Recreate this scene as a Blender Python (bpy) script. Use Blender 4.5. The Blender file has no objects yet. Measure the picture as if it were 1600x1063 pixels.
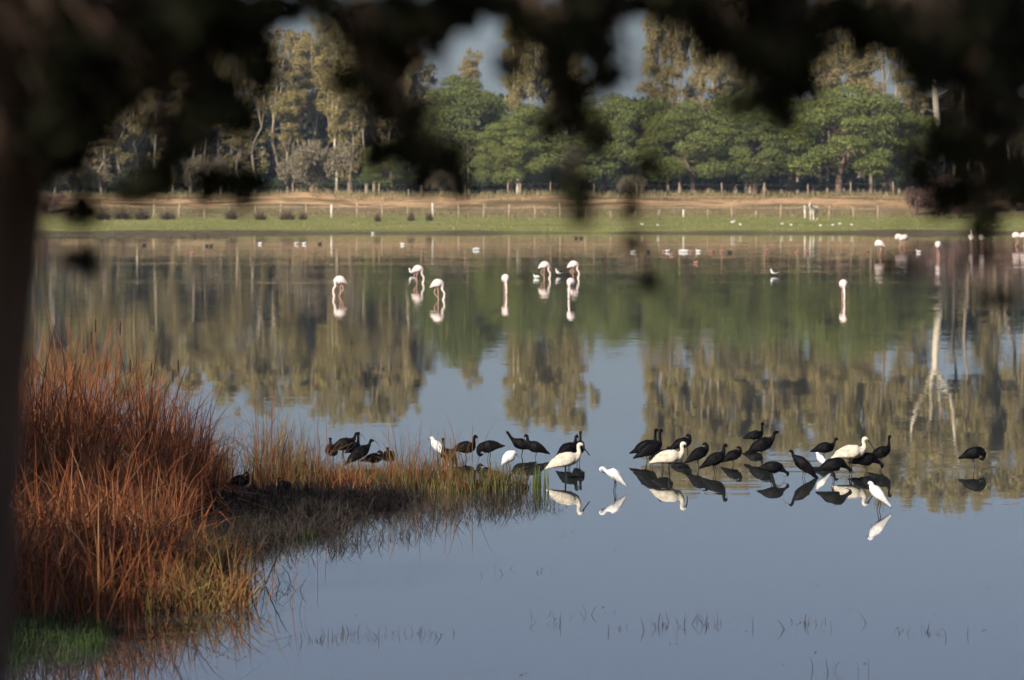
import bpy, math, random
import numpy as np
from mathutils import Vector

# ------------------------------------------------------------------ camera, sky, sun, exposure
scene = bpy.context.scene
COL = scene.collection
FPX, HOR, CAMH = 8000.0, 266.0, 5.7          # focal length and horizon row for a 1600 px wide frame, camera height

cam_data = bpy.data.cameras.new("camera")
cam_data.sensor_width = 36.0
cam_data.lens = FPX / 1600.0 * 36.0
cam_data.shift_y = -(531.5 - HOR) / 1600.0
cam_data.clip_start = 0.5
cam_data.clip_end = 6000
cam_data.dof.use_dof = True
cam_data.dof.focus_distance = 94.0
cam_data.dof.aperture_fstop = 3.7
cam_data.dof.aperture_blades = 0
cam = bpy.data.objects.new("camera", cam_data)
cam.location = (0, 0, CAMH)
cam.rotation_euler = (math.radians(90), 0, 0)
COL.objects.link(cam)
scene.camera = cam

SUN_AZ, SUN_EL = math.radians(30), math.radians(27)     # left of straight behind the camera
sun_vec = Vector((-math.sin(SUN_AZ) * math.cos(SUN_EL), -math.cos(SUN_AZ) * math.cos(SUN_EL), math.sin(SUN_EL)))
world = bpy.data.worlds.new("World")
scene.world = world
world.use_nodes = True
wn = world.node_tree
wn.nodes.clear()
wo = wn.nodes.new("ShaderNodeOutputWorld")
wb = wn.nodes.new("ShaderNodeBackground")
ws = wn.nodes.new("ShaderNodeTexSky")
ws.sky_type = 'NISHITA'
ws.sun_disc = False
ws.sun_elevation = SUN_EL
ws.sun_rotation = math.atan2(sun_vec.x, sun_vec.y)
ws.air_density = 0.72
ws.dust_density = 1.0
ws.ozone_density = 4.0
ws.altitude = 0
wb.inputs[1].default_value = 0.05
wh = wn.nodes.new("ShaderNodeHueSaturation")      # hazy winter air: the whole sky a little greyer
wh.inputs["Saturation"].default_value = 0.74
wh.inputs["Hue"].default_value = 0.518
wn.links.new(ws.outputs[0], wh.inputs["Color"])
wn.links.new(wh.outputs[0], wb.inputs[0])
wn.links.new(wb.outputs[0], wo.inputs[0])

sun_data = bpy.data.lights.new("sun", 'SUN')
sun_data.energy = 4.6
sun_data.angle = math.radians(0.55)
sun_data.color = (1.0, 0.9, 0.76)
sun = bpy.data.objects.new("sun", sun_data)
sun.rotation_euler = sun_vec.to_track_quat('Z', 'Y').to_euler()
COL.objects.link(sun)

scene.view_settings.view_transform = 'Standard'
scene.view_settings.look = 'None'
scene.view_settings.exposure = 0.45
scene.view_settings.gamma = 1.0
scene.view_settings.use_curve_mapping = False
scene.cycles.use_denoising = True
scene.cycles.use_adaptive_sampling = True
scene.cycles.adaptive_threshold = 0.03
scene.cycles.adaptive_min_samples = 12
scene.cycles.use_light_tree = False
scene.cycles.max_bounces = 4
scene.cycles.diffuse_bounces = 1
scene.cycles.glossy_bounces = 2
scene.cycles.transmission_bounces = 2
scene.cycles.volume_bounces = 0
scene.cycles.caustics_reflective = False
scene.cycles.caustics_refractive = False

rng = np.random.default_rng(7)
random.seed(7)


# ------------------------------------------------------------------ helpers
def at(px, py, D):
    """world point for a photograph pixel at distance D"""
    return np.array([(px - 800.0) / FPX * D, D, CAMH - (py - HOR) / FPX * D])


def dist_water(py):
    return FPX * CAMH / (py - HOR)


def mesh_obj(name, parts, mat, parent=None, smooth=True, link=True):
    """parts: list of (verts Nx3, faces list/array of tri or quad)"""
    me = bpy.data.meshes.new(name)
    vs, loops, starts, tot, off, lo = [], [], [], [], 0, 0
    for v, f in parts:
        v = np.asarray(v, dtype=np.float32).reshape(-1, 3)
        vs.append(v)
        if isinstance(f, np.ndarray):
            k = f.shape[1]
            loops.append((f + off).ravel())
            starts.append(lo + np.arange(len(f)) * k)
            tot.append(np.full(len(f), k))
            lo += f.size
        else:
            for q in f:
                loops.append(np.array(q) + off)
                starts.append(np.array([lo]))
                tot.append(np.array([len(q)]))
                lo += len(q)
        off += len(v)
    vs = np.concatenate(vs)
    loops = np.concatenate(loops).astype(np.int32)
    starts = np.concatenate(starts).astype(np.int32)
    tot = np.concatenate(tot).astype(np.int32)
    me.vertices.add(len(vs))
    me.vertices.foreach_set("co", vs.ravel())
    me.loops.add(len(loops))
    me.loops.foreach_set("vertex_index", loops)
    me.polygons.add(len(starts))
    me.polygons.foreach_set("loop_start", starts)
    me.polygons.foreach_set("loop_total", tot)
    if smooth:
        me.polygons.foreach_set("use_smooth", np.ones(len(starts), dtype=bool))
    me.update(calc_edges=True)
    me.validate()
    me.materials.append(mat)
    if not link:
        return me
    o = bpy.data.objects.new(name, me)
    COL.objects.link(o)
    if parent:
        o.parent = parent
    return o


def inst(name, me, parent):
    o = bpy.data.objects.new(name, me)
    COL.objects.link(o)
    o.parent = parent
    return o


def empty(name, loc=(0, 0, 0), rz=0.0, sc=1.0):
    o = bpy.data.objects.new(name, None)
    o.location = tuple(float(c) for c in loc)
    o.rotation_euler = (0, 0, rz)
    o.scale = (sc, sc, sc) if not hasattr(sc, '__len__') else sc
    o.empty_display_size = 0.2
    COL.objects.link(o)
    return o


def tag(o, label=None, cat=None, group=None, kind=None):
    if label: o['label'] = label
    if cat: o['category'] = cat
    if group: o['group'] = group
    if kind: o['kind'] = kind
    return o


def catmull(P, n):
    P = np.asarray(P, dtype=float)
    m = len(P)
    t = np.linspace(0, m - 1 - 1e-9, n)
    i = t.astype(int)
    u = (t - i)[:, None]
    p0 = P[np.maximum(i - 1, 0)]; p1 = P[i]; p2 = P[np.minimum(i + 1, m - 1)]; p3 = P[np.minimum(i + 2, m - 1)]
    return 0.5 * (2 * p1 + (p2 - p0) * u + (2 * p0 - 5 * p1 + 4 * p2 - p3) * u ** 2 + (3 * p1 - p0 - 3 * p2 + p3) * u ** 3)


def tube(path, radii, segs=6, n=None, flat=None):
    """closed tapered tube; radii scalar list; flat: optional height radii in the plane normal to 'side'"""
    P = np.asarray(path, dtype=float)
    R = np.asarray(radii, dtype=float)
    F = R if flat is None else np.asarray(flat, dtype=float)
    if n:
        C = catmull(np.column_stack([P, R, F]), n)
        P, R, F = C[:, :3], np.maximum(C[:, 3], 1e-4), np.maximum(C[:, 4], 1e-4)
    m = len(P)
    T = np.gradient(P, axis=0)
    T /= np.linalg.norm(T, axis=1)[:, None] + 1e-12
    side = np.array([0, 1.0, 0]) if abs(T[0, 1]) < 0.8 else np.array([1.0, 0, 0])
    vs = []
    a = np.arange(segs) / segs * 2 * math.pi
    for k in range(m):
        s = side - T[k] * np.dot(side, T[k])
        s /= np.linalg.norm(s) + 1e-12
        side = s
        u = np.cross(T[k], s)
        vs.append(P[k] + np.cos(a)[:, None] * s * R[k] + np.sin(a)[:, None] * u * F[k])
    V = np.concatenate(vs + [P[:1], P[-1:]])
    f = []
    for k in range(m - 1):
        for j in range(segs):
            f.append((k * segs + j, k * segs + (j + 1) % segs, (k + 1) * segs + (j + 1) % segs, (k + 1) * segs + j))
    e0, e1 = m * segs, m * segs + 1
    for j in range(segs):
        f.append((e0, (j + 1) % segs, j))
        f.append((e1, (m - 1) * segs + j, (m - 1) * segs + (j + 1) % segs))
    return V, f


def unit(v):
    return v / (np.linalg.norm(v, axis=-1, keepdims=True) + 1e-12)


def leaf_cloud(centers, radii, counts, size, r, up=0.3, shell=0.45, droop=0.0, aspect=0.6, lower=0.35):
    """many small leaf faces through ellipsoid clumps"""
    V = []
    for c, rad, n in zip(centers, radii, counts):
        d = unit(r.normal(size=(n, 3)))
        if lower < 1:
            flip = (d[:, 2] < 0) & (r.random(n) > lower)
            d[flip, 2] *= -1
        rr = r.random(n) ** shell
        p = np.asarray(c) + d * rr[:, None] * np.asarray(rad)
        nrm = unit(d * 0.6 + r.normal(size=(n, 3)) * 0.6 + np.array([0, 0, up]))
        t = unit(np.cross(nrm, r.normal(size=(n, 3))))
        t[:, 2] -= droop
        t = unit(t)
        b = unit(np.cross(nrm, t))
        s = size * (0.6 + 0.8 * r.random(n))[:, None]
        q = np.stack([p - t * s, p + b * s * aspect, p + t * s, p - b * s * aspect], axis=1)
        V.append(q.reshape(-1, 3))
    V = np.concatenate(V)
    F = np.arange(len(V)).reshape(-1, 4)
    return V, F


def blades(base, h, w, lean, bend, r, segs=3, az=None):
    """tapered bent blades. base Nx3; h,w,lean,bend arrays"""
    n = len(base)
    if az is None:
        az = r.random(n) * 2 * math.pi
    dirx = np.column_stack([np.cos(az), np.sin(az), np.zeros(n)])
    faz = r.random(n) * 2 * math.pi
    sx = np.column_stack([np.cos(faz), np.sin(faz), np.zeros(n)])
    rows = []
    for k in range(segs + 1):
        t = k / segs
        off = lean * t + bend * t * t
        z = h * t * np.sqrt(np.maximum(0.05, 1 - np.minimum(0.9, (off * 0.75) ** 2)))
        c = base + dirx * (h * off)[:, None] + np.column_stack([np.zeros(n), np.zeros(n), z])
        ww = (w * (1 - t ** 2.2 * 0.93) * 0.5)[:, None]
        rows.append(c - sx * ww)
        rows.append(c + sx * ww)
    V = np.stack(rows, axis=1).reshape(-1, 3)
    m = 2 * (segs + 1)
    b = (np.arange(n) * m)[:, None]
    F = np.concatenate([b + np.array([[2 * k, 2 * k + 1, 2 * k + 3, 2 * k + 2]]) for k in range(segs)])
    return V, F


# ------------------------------------------------------------------ materials
def nmat(name):
    m = bpy.data.materials.new(name)
    m.use_nodes = True
    nt = m.node_tree
    b = nt.nodes["Principled BSDF"]
    return m, nt, b


def ramp(nt, fac, stops):
    r = nt.nodes.new("ShaderNodeValToRGB")
    el = r.color_ramp.elements
    while len(el) < len(stops):
        el.new(0.5)
    for e, (p, c) in zip(el, stops):
        e.position = p
        e.color = (*c, 1)
    nt.links.new(fac, r.inputs[0])
    return r.outputs[0]


def noise(nt, scale, detail=3, vec=None, rough=0.5, out=0):
    n = nt.nodes.new("ShaderNodeTexNoise")
    n.inputs["Scale"].default_value = scale
    n.inputs["Detail"].default_value = detail
    n.inputs["Roughness"].default_value = rough
    if vec is not None:
        nt.links.new(vec, n.inputs["Vector"])
    return n.outputs[out]


def math_node(nt, op, a, b=None, c=None, clamp=False):
    n = nt.nodes.new("ShaderNodeMath")
    n.operation = op
    n.use_clamp = clamp
    for i, v in enumerate((a, b, c)):
        if v is None: continue
        if isinstance(v, (int, float)): n.inputs[i].default_value = v
        else: nt.links.new(v, n.inputs[i])
    return n.outputs[0]


def mixc(nt, fac, a, b):
    n = nt.nodes.new("ShaderNodeMix")
    n.data_type = 'RGBA'
    for i, v in ((0, fac), (6, a), (7, b)):
        if isinstance(v, (int, float)): n.inputs[i].default_value = v
        elif isinstance(v, tuple): n.inputs[i].default_value = (*v, 1)
        else: nt.links.new(v, n.inputs[i])
    return n.outputs[2]


def mat_leaf(name, stops, rough=0.7, transl=0.15, tint=None):
    """leaf faces: colour varies face by face and tree by tree"""
    m, nt, b = nmat(name)
    g = nt.nodes.new("ShaderNodeNewGeometry")
    oi = nt.nodes.new("ShaderNodeObjectInfo")
    big = noise(nt, 0.35, 2, g.outputs["Position"])
    f = math_node(nt, 'MULTIPLY', g.outputs["Random Per Island"], 0.55)
    f = math_node(nt, 'ADD', f, math_node(nt, 'MULTIPLY', big, 0.45))
    c = ramp(nt, f, stops)
    if tint:
        c = mixc(nt, math_node(nt, 'MULTIPLY', oi.outputs["Random"], 0.55), c, tint)
    nt.links.new(c, b.inputs["Base Color"])
    b.inputs["Roughness"].default_value = rough
    b.inputs["Specular IOR Level"].default_value = 0.25
    if transl > 0:
        tr = nt.nodes.new("ShaderNodeBsdfTranslucent")
        nt.links.new(c, tr.inputs[0])
        mx = nt.nodes.new("ShaderNodeMixShader")
        mx.inputs[0].default_value = transl
        nt.links.new(b.outputs[0], mx.inputs[1])
        nt.links.new(tr.outputs[0], mx.inputs[2])
        nt.links.new(mx.outputs[0], nt.nodes["Material Output"].inputs[0])
    return m


def mat_noise(name, c1, c2, scale=6, rough=0.8, detail=4, stretch=None, spec=0.3, coords="Object"):
    m, nt, b = nmat(name)
    tc = nt.nodes.new("ShaderNodeTexCoord")
    vec = tc.outputs[coords]
    if stretch:
        mp = nt.nodes.new("ShaderNodeMapping")
        mp.inputs["Scale"].default_value = stretch
        nt.links.new(vec, mp.inputs[0])
        vec = mp.outputs[0]
    c = ramp(nt, noise(nt, scale, detail, vec), [(0.32, c1), (0.68, c2)])
    nt.links.new(c, b.inputs["Base Color"])
    b.inputs["Roughness"].default_value = rough
    b.inputs["Specular IOR Level"].default_value = spec
    return m


M = {}
M['pine'] = mat_leaf("pine_needles", [(0.2, (0.072, 0.10, 0.022)), (0.5, (0.15, 0.18, 0.042)), (0.8, (0.25, 0.265, 0.068))], tint=(0.10, 0.125, 0.045), transl=0)
M['euc'] = mat_leaf("eucalyptus_leaves", [(0.2, (0.10, 0.105, 0.05)), (0.45, (0.2, 0.175, 0.08)), (0.6, (0.28, 0.22, 0.095)), (0.8, (0.4, 0.29, 0.14))], tint=(0.26, 0.215, 0.06), transl=0)
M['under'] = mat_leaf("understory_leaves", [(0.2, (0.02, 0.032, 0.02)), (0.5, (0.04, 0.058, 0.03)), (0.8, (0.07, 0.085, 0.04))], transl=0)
M['willow'] = mat_leaf("tamarisk_twigs", [(0.2, (0.12, 0.11, 0.07)), (0.5, (0.2, 0.17, 0.11)), (0.8, (0.28, 0.23, 0.15))], transl=0)
M['redshrub'] = mat_leaf("bare_red_twigs", [(0.2, (0.1, 0.06, 0.05)), (0.5, (0.19, 0.115, 0.09)), (0.8, (0.27, 0.17, 0.13))], transl=0)
M['darkshrub'] = mat_leaf("dark_rush_stems", [(0.2, (0.04, 0.035, 0.024)), (0.5, (0.10, 0.082, 0.052)), (0.8, (0.18, 0.14, 0.09))], transl=0)
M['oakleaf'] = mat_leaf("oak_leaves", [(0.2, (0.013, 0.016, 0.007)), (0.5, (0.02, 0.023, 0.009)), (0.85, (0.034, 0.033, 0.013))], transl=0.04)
M['pinebark'] = mat_noise("pine_bark", (0.1, 0.065, 0.045), (0.22, 0.15, 0.11), 3)
M['eucbark'] = mat_noise("eucalyptus_bark", (0.2, 0.15, 0.105), (0.44, 0.36, 0.27), 1.2, stretch=(1, 1, 0.25))
M['palebark'] = mat_noise("pale_eucalyptus_bark", (0.6, 0.52, 0.4), (0.78, 0.7, 0.56), 1.2, stretch=(1, 1, 0.25))
M['oakbark'] = mat_noise("oak_bark", (0.10, 0.068, 0.052), (0.24, 0.165, 0.125), 9, rough=0.95, stretch=(1, 1, 0.3))
M['reed'] = mat_leaf("dead_reed_blades", [(0.12, (0.045, 0.015, 0.009)), (0.38, (0.18, 0.052, 0.018)), (0.58, (0.27, 0.085, 0.028)), (0.72, (0.3, 0.13, 0.052)), (0.92, (0.42, 0.29, 0.17))], transl=0.2)
M['straw'] = mat_leaf("pale_broken_reed_leaves", [(0.12, (0.2, 0.08, 0.035)), (0.5, (0.3, 0.15, 0.07)), (0.9, (0.45, 0.32, 0.2))], transl=0.2)
M['reedmix'] = mat_leaf("half_green_reed_blades", [(0.12, (0.10, 0.04, 0.02)), (0.38, (0.27, 0.10, 0.04)), (0.6, (0.16, 0.14, 0.04)), (0.88, (0.36, 0.24, 0.11))], transl=0.2)
M['reedspit'] = mat_leaf("rusty_spit_reed_blades", [(0.12, (0.07, 0.028, 0.015)), (0.38, (0.22, 0.085, 0.035)), (0.55, (0.12, 0.075, 0.03)), (0.72, (0.16, 0.13, 0.04)), (0.9, (0.36, 0.24, 0.12))], transl=0.2)
M['reedtip'] = mat_leaf("spit_tip_reed_blades", [(0.12, (0.06, 0.05, 0.02)), (0.4, (0.06, 0.085, 0.024)), (0.6, (0.22, 0.095, 0.04)), (0.75, (0.10, 0.115, 0.035)), (0.9, (0.32, 0.24, 0.11))], transl=0.2)
M['greenreed'] = mat_leaf("green_reed_blades", [(0.2, (0.05, 0.08, 0.02)), (0.5, (0.10, 0.14, 0.035)), (0.8, (0.17, 0.19, 0.06))], transl=0.2)
M['mat'] = mat_leaf("dead_marsh_stems", [(0.15, (0.012, 0.009, 0.0075)), (0.5, (0.027, 0.02, 0.017)), (0.8, (0.052, 0.04, 0.031)), (0.95, (0.12, 0.095, 0.07))], transl=0.05)
M['darkherb'] = mat_leaf("dark_marsh_herbs", [(0.2, (0.012, 0.018, 0.008)), (0.5, (0.025, 0.036, 0.014)), (0.85, (0.06, 0.075, 0.03))], transl=0)
M['grass'] = mat_leaf("bank_grass", [(0.2, (0.14, 0.16, 0.045)), (0.5, (0.22, 0.235, 0.075)), (0.8, (0.34, 0.30, 0.13))], transl=0)
M['lushgrass'] = mat_leaf("lush_grass", [(0.2, (0.012, 0.024, 0.005)), (0.5, (0.022, 0.046, 0.009)), (0.8, (0.05, 0.075, 0.02))])
M['drygrass'] = mat_leaf("dry_bank_grass", [(0.2, (0.13, 0.12, 0.05)), (0.5, (0.22, 0.19, 0.085)), (0.8, (0.34, 0.26, 0.15))], transl=0)
M['mud'] = mat_noise("wet_mud", (0.012, 0.010, 0.007), (0.03, 0.024, 0.018), 2.5, rough=1.0, spec=0.0)
M['post'] = mat_noise("weathered_post_wood", (0.26, 0.19, 0.13), (0.52, 0.4, 0.28), 5)
M['palepost'] = mat_noise("whitewashed_post", (0.7, 0.66, 0.58), (0.82, 0.8, 0.74), 5)
M['ibis'] = mat_noise("ibis_plumage", (0.0018, 0.0018, 0.0022), (0.0055, 0.0048, 0.0058), 18, rough=0.6, spec=0.1)
M['ibisleg'] = mat_noise("ibis_leg_skin", (0.03, 0.027, 0.024), (0.06, 0.05, 0.045), 30)
M['ibisbill'] = mat_noise("ibis_bill", (0.07, 0.06, 0.055), (0.13, 0.11, 0.10), 30, rough=0.45)
M['white'] = mat_noise("white_plumage", (0.70, 0.70, 0.71), (0.85, 0.85, 0.84), 16, detail=6)
M['blackbill'] = mat_noise("black_bill", (0.012, 0.012, 0.013), (0.03, 0.028, 0.028), 20, rough=0.45)
M['cream'] = mat_noise("spoonbill_plumage", (0.5, 0.43, 0.32), (0.8, 0.77, 0.68), 11, detail=6)
M['flam'] = mat_noise("flamingo_plumage", (0.8, 0.62, 0.58), (0.86, 0.76, 0.72), 6)
M['pink'] = mat_noise("flamingo_leg_skin", (0.66, 0.33, 0.29), (0.75, 0.45, 0.4), 20)
M['brownduck'] = mat_noise("brown_duck_plumage", (0.22, 0.10, 0.07), (0.42, 0.24, 0.18), 12)
M['darkduck'] = mat_noise("dark_duck_plumage", (0.02, 0.018, 0.017), (0.06, 0.05, 0.045), 12)
M['horse'] = mat_noise("white_horse_coat", (0.62, 0.56, 0.48), (0.76, 0.72, 0.64), 4)
M['hoof'] = mat_noise("dark_hoof_and_mane", (0.2, 0.17, 0.14), (0.34, 0.3, 0.25), 8)


def mat_ground():
    m, nt, b = nmat("ground_cover")
    g = nt.nodes.new("ShaderNodeNewGeometry")
    sep = nt.nodes.new("ShaderNodeSeparateXYZ")
    nt.links.new(g.outputs["Position"], sep.inputs[0])
    n1 = noise(nt, 0.18, 4, g.outputs["Position"])
    n2 = noise(nt, 0.9, 4, g.outputs["Position"])
    mp = nt.nodes.new("ShaderNodeMapping")
    mp.inputs["Scale"].default_value = (0.12, 0.5, 1.0)
    nt.links.new(g.outputs["Position"], mp.inputs[0])
    n3 = noise(nt, 1.0, 4, mp.outputs[0])
    y = math_node(nt, 'ADD', sep.outputs[1], math_node(nt, 'MULTIPLY', math_node(nt, 'SUBTRACT', n1, 0.5), 8.0))
    def step(e, w):
        return math_node(nt, 'MULTIPLY_ADD', y, 1.0 / w, -e / w, clamp=True)
    mud = ramp(nt, n2, [(0.3, (0.07, 0.058, 0.035)), (0.7, (0.17, 0.14, 0.08))])
    grass = ramp(nt, n3, [(0.3, (0.19, 0.21, 0.065)), (0.5, (0.25, 0.265, 0.085)), (0.62, (0.31, 0.28, 0.11)), (0.75, (0.36, 0.31, 0.15))])
    dry = ramp(nt, n3, [(0.3, (0.15, 0.145, 0.06)), (0.5, (0.27, 0.2, 0.12)), (0.75, (0.2, 0.2, 0.075))])
    mp2 = nt.nodes.new("ShaderNodeMapping")
    mp2.inputs["Scale"].default_value = (0.10, 0.35, 1.6)
    nt.links.new(g.outputs["Position"], mp2.inputs[0])
    n4 = noise(nt, 1.0, 6, mp2.outputs[0], 0.65)
    sand = ramp(nt, n4, [(0.34, (0.13, 0.11, 0.05)), (0.46, (0.25, 0.17, 0.09)), (0.53, (0.68, 0.44, 0.25)), (0.58, (0.5, 0.32, 0.18)), (0.66, (0.17, 0.13, 0.06))])
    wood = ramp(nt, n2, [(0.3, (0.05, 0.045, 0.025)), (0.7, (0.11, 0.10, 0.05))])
    c = mixc(nt, step(460.5, 4.0), mud, grass)
    c = mixc(nt, step(519, 7.0), c, dry)
    c = mixc(nt, step(532.5, 3.0), c, sand)
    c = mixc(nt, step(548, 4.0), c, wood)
    nt.links.new(c, b.inputs["Base Color"])
    b.inputs["Roughness"].default_value = 0.95
    b.inputs["Specular IOR Level"].default_value = 0.1
    return m


def mat_water():
    m, nt, b = nmat("lake_water")
    g = nt.nodes.new("ShaderNodeNewGeometry")
    sep = nt.nodes.new("ShaderNodeSeparateXYZ")
    nt.links.new(g.outputs["Position"], sep.inputs[0])
    def mapped(s):
        mp = nt.nodes.new("ShaderNodeMapping")
        mp.inputs["Scale"].default_value = s
        nt.links.new(g.outputs["Position"], mp.inputs[0])
        return mp.outputs[0]
    f1 = noise(nt, 1.0, 2, mapped((1.6, 6.0, 1)), out=1)
    f2 = noise(nt, 1.0, 1, mapped((0.35, 1.5, 1)), out=1)
    fm = nt.nodes.new("ShaderNodeMix"); fm.data_type = 'VECTOR'
    fm.inputs[0].default_value = 0.28
    nt.links.new(f1, fm.inputs[4]); nt.links.new(f2, fm.inputs[5])
    fine = fm.outputs[1]
    patch = noise(nt, 1.0, 3, mapped((0.02, 0.06, 1)))
    # calm close in, a light breeze on the open water
    far = nt.nodes.new("ShaderNodeMapRange")
    far.interpolation_type = 'SMOOTHSTEP'
    far.inputs[1].default_value = 120; far.inputs[2].default_value = 270
    far.inputs[3].default_value = 0.005; far.inputs[4].default_value = 0.034
    nt.links.new(sep.outputs[1], far.inputs[0])
    pm = nt.nodes.new("ShaderNodeMapRange")
    pm.inputs[1].default_value = 0.4; pm.inputs[2].default_value = 0.7
    pm.inputs[3].default_value = 0.55; pm.inputs[4].default_value = 1.7
    nt.links.new(patch, pm.inputs[0])
    amp = math_node(nt, 'MULTIPLY', far.outputs[0], pm.outputs[0])
    # small waves the waders make: a band of stronger, longer ripples
    d1 = math_node(nt, 'DIVIDE', math_node(nt, 'SUBTRACT', sep.outputs[1], 97.0), 7.0)
    band = math_node(nt, 'POWER', 2.718, math_node(nt, 'MULTIPLY', math_node(nt, 'MULTIPLY', d1, d1), -1.0))
    p2 = nt.nodes.new("ShaderNodeMapRange")
    p2.inputs[1].default_value = 0.45; p2.inputs[2].default_value = 0.6
    nt.links.new(noise(nt, 1.0, 2, mapped((0.16, 0.22, 1))), p2.inputs[0])
    stir = math_node(nt, 'MULTIPLY', band, p2.outputs[0])
    amp = math_node(nt, 'ADD', amp, math_node(nt, 'MULTIPLY', stir, 0.024))
    nt.links.new(math_node(nt, 'MULTIPLY_ADD', stir, 0.5, 0.25), fm.inputs[0])
    sub = nt.nodes.new("ShaderNodeVectorMath"); sub.operation = 'SUBTRACT'
    nt.links.new(fine, sub.inputs[0]); sub.inputs[1].default_value = (0.5, 0.5, 0.5)
    sc = nt.nodes.new("ShaderNodeVectorMath"); sc.operation = 'SCALE'
    nt.links.new(sub.outputs[0], sc.inputs[0]); nt.links.new(amp, sc.inputs["Scale"])
    ml = nt.nodes.new("ShaderNodeVectorMath"); ml.operation = 'MULTIPLY'
    nt.links.new(sc.outputs[0], ml.inputs[0]); ml.inputs[1].default_value = (0.5, 1.0, 0.0)
    ad = nt.nodes.new("ShaderNodeVectorMath"); ad.operation = 'ADD'
    nt.links.new(ml.outputs[0], ad.inputs[0]); ad.inputs[1].default_value = (0, 0, 1)
    no = nt.nodes.new("ShaderNodeVectorMath"); no.operation = 'NORMALIZE'
    nt.links.new(ad.outputs[0], no.inputs[0])
    nt.links.new(no.outputs[0], b.inputs["Normal"])
    b.inputs["Base Color"].default_value = (0.045, 0.05, 0.05, 1)
    b.inputs["Roughness"].default_value = 0.0
    b.inputs["IOR"].default_value = 1.333
    return m


M['ground'] = mat_ground()
M['water'] = mat_water()


# ------------------------------------------------------------------ ground and water
def vnoise(x, y, s, seed=0):
    return (np.sin(x * s * 1.7 + seed) * np.cos(y * s * 1.3 - seed * 2) + 0.5 * np.sin(x * s * 4.1 - y * s * 2.7 + seed * 3)
            + 0.25 * np.sin(x * s * 9.3 + y * s * 7.7 + seed))


def ground_z(X, Y):
    X = np.asarray(X, float); Y = np.asarray(Y, float)
    Yw = Y - np.clip((Y - 430) / 20, 0, 1) * np.clip((500 - Y) / 20, 0, 1) * (2.2 * np.sin(X * 0.09 + 1) + 1.4 * np.sin(X * 0.31) + 0.7 * np.sin(X * 0.83 + 2))
    z = np.interp(Yw, [-200, 10.5, 13, 26, 34, 440, 457, 462, 480, 515, 528, 533, 541.5, 546, 610, 2600],
                  [4.1, 4.1, 3.7, -0.2, -0.7, -0.7, -0.12, 0.22, 0.5, 0.85, 1.2, 1.75, 2.75, 2.9, 2.9, 3.0])
    far = np.clip((Y - 440) / 20, 0, 1)
    z = z + far * (0.06 * vnoise(X, Y, 0.11, 1) + 0.10 * np.clip((Y - 525) / 10, 0, 1) * vnoise(X, Y, 0.2, 4))
    # the near shore goes on to the left, outside the picture
    land = np.clip((-13.5 - X) / 5.0, 0, 1) * np.clip((125 - Y) / 10, 0, 1) * np.clip((Y - 20) / 10, 0, 1)
    z = z + land * 1.6
    # earth mound on the embankment, left of centre
    z = z + 0.55 * np.exp(-((X + 21) / 4.2) ** 2 - ((Y - 543) / 5) ** 2)
    # long low mud spit off the far shore
    w = 3.5 + 1.2 * np.sin(X * 0.4)
    sp = np.exp(-((Y - 436 - 0.06 * X) / w) ** 2) * (1 / (1 + np.exp((X + 22.5) * 1.6)))
    z = z + 0.82 * sp
    return z


ys = np.unique(np.concatenate([[-200, -60, -10, 0, 5], np.arange(9, 36, 2.0), np.arange(40, 132, 4.0), np.arange(160, 420, 40), np.arange(422, 470, 1.0),
                               np.arange(470, 560, 1.6), [570, 590, 620, 700, 900, 1400, 2600]]))
xs = np.unique(np.concatenate([[-1500, -700, -300, -160, -100], np.arange(-75, 76, 1.25), [100, 160, 300, 700, 1500]]))
GX, GY = np.meshgrid(xs, ys)
GV = np.column_stack([GX.ravel(), GY.ravel(), ground_z(GX, GY).ravel()])
nx, ny = len(xs), len(ys)
ii = (np.arange(ny - 1)[:, None] * nx + np.arange(nx - 1)[None, :]).ravel()
GF = np.column_stack([ii, ii + 1, ii + 1 + nx, ii + nx])
tag(mesh_obj("ground", [(GV, GF)], M['ground']), "grassy far shore with sandy embankment below the wood", None, None, "structure")

wx = [-1500, -60, 60, 1500]; wy = [18, 300, 470]
WV = [(x, y, 0.0) for y in wy for x in wx]
WF = [(r * 4 + c, r * 4 + c + 1, r * 4 + c + 5, r * 4 + c + 4) for r in range(2) for c in range(3)]
tag(mesh_obj("water", [(WV, WF)], M['water'], smooth=False), "calm grey-blue lagoon mirroring trees and sky", None, None, "structure")


def wpt(px, py):
    D = dist_water(py)
    return np.array([(px - 800) / FPX * D, D])


# ------------------------------------------------------------------ reeds and marsh plants
def scatter_px(n, pts, r):
    """random world xy inside a pixel polygon on the water plane"""
    P = np.array([wpt(*p) for p in pts])
    lo, hi = P.min(0), P.max(0)
    out = []
    while len(out) < n:
        c = lo + r.random((n * 3, 2)) * (hi - lo)
        inside = np.zeros(len(c), bool)
        j = len(P) - 1
        for i in range(len(P)):
            a, b2 = P[i], P[j]
            cond = ((a[1] > c[:, 1]) != (b2[1] > c[:, 1])) & (c[:, 0] < (b2[0] - a[0]) * (c[:, 1] - a[1]) / (b2[1] - a[1] + 1e-12) + a[0])
            inside ^= cond
            j = i
        out.extend(c[inside])
    return np.array(out[:n])


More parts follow.
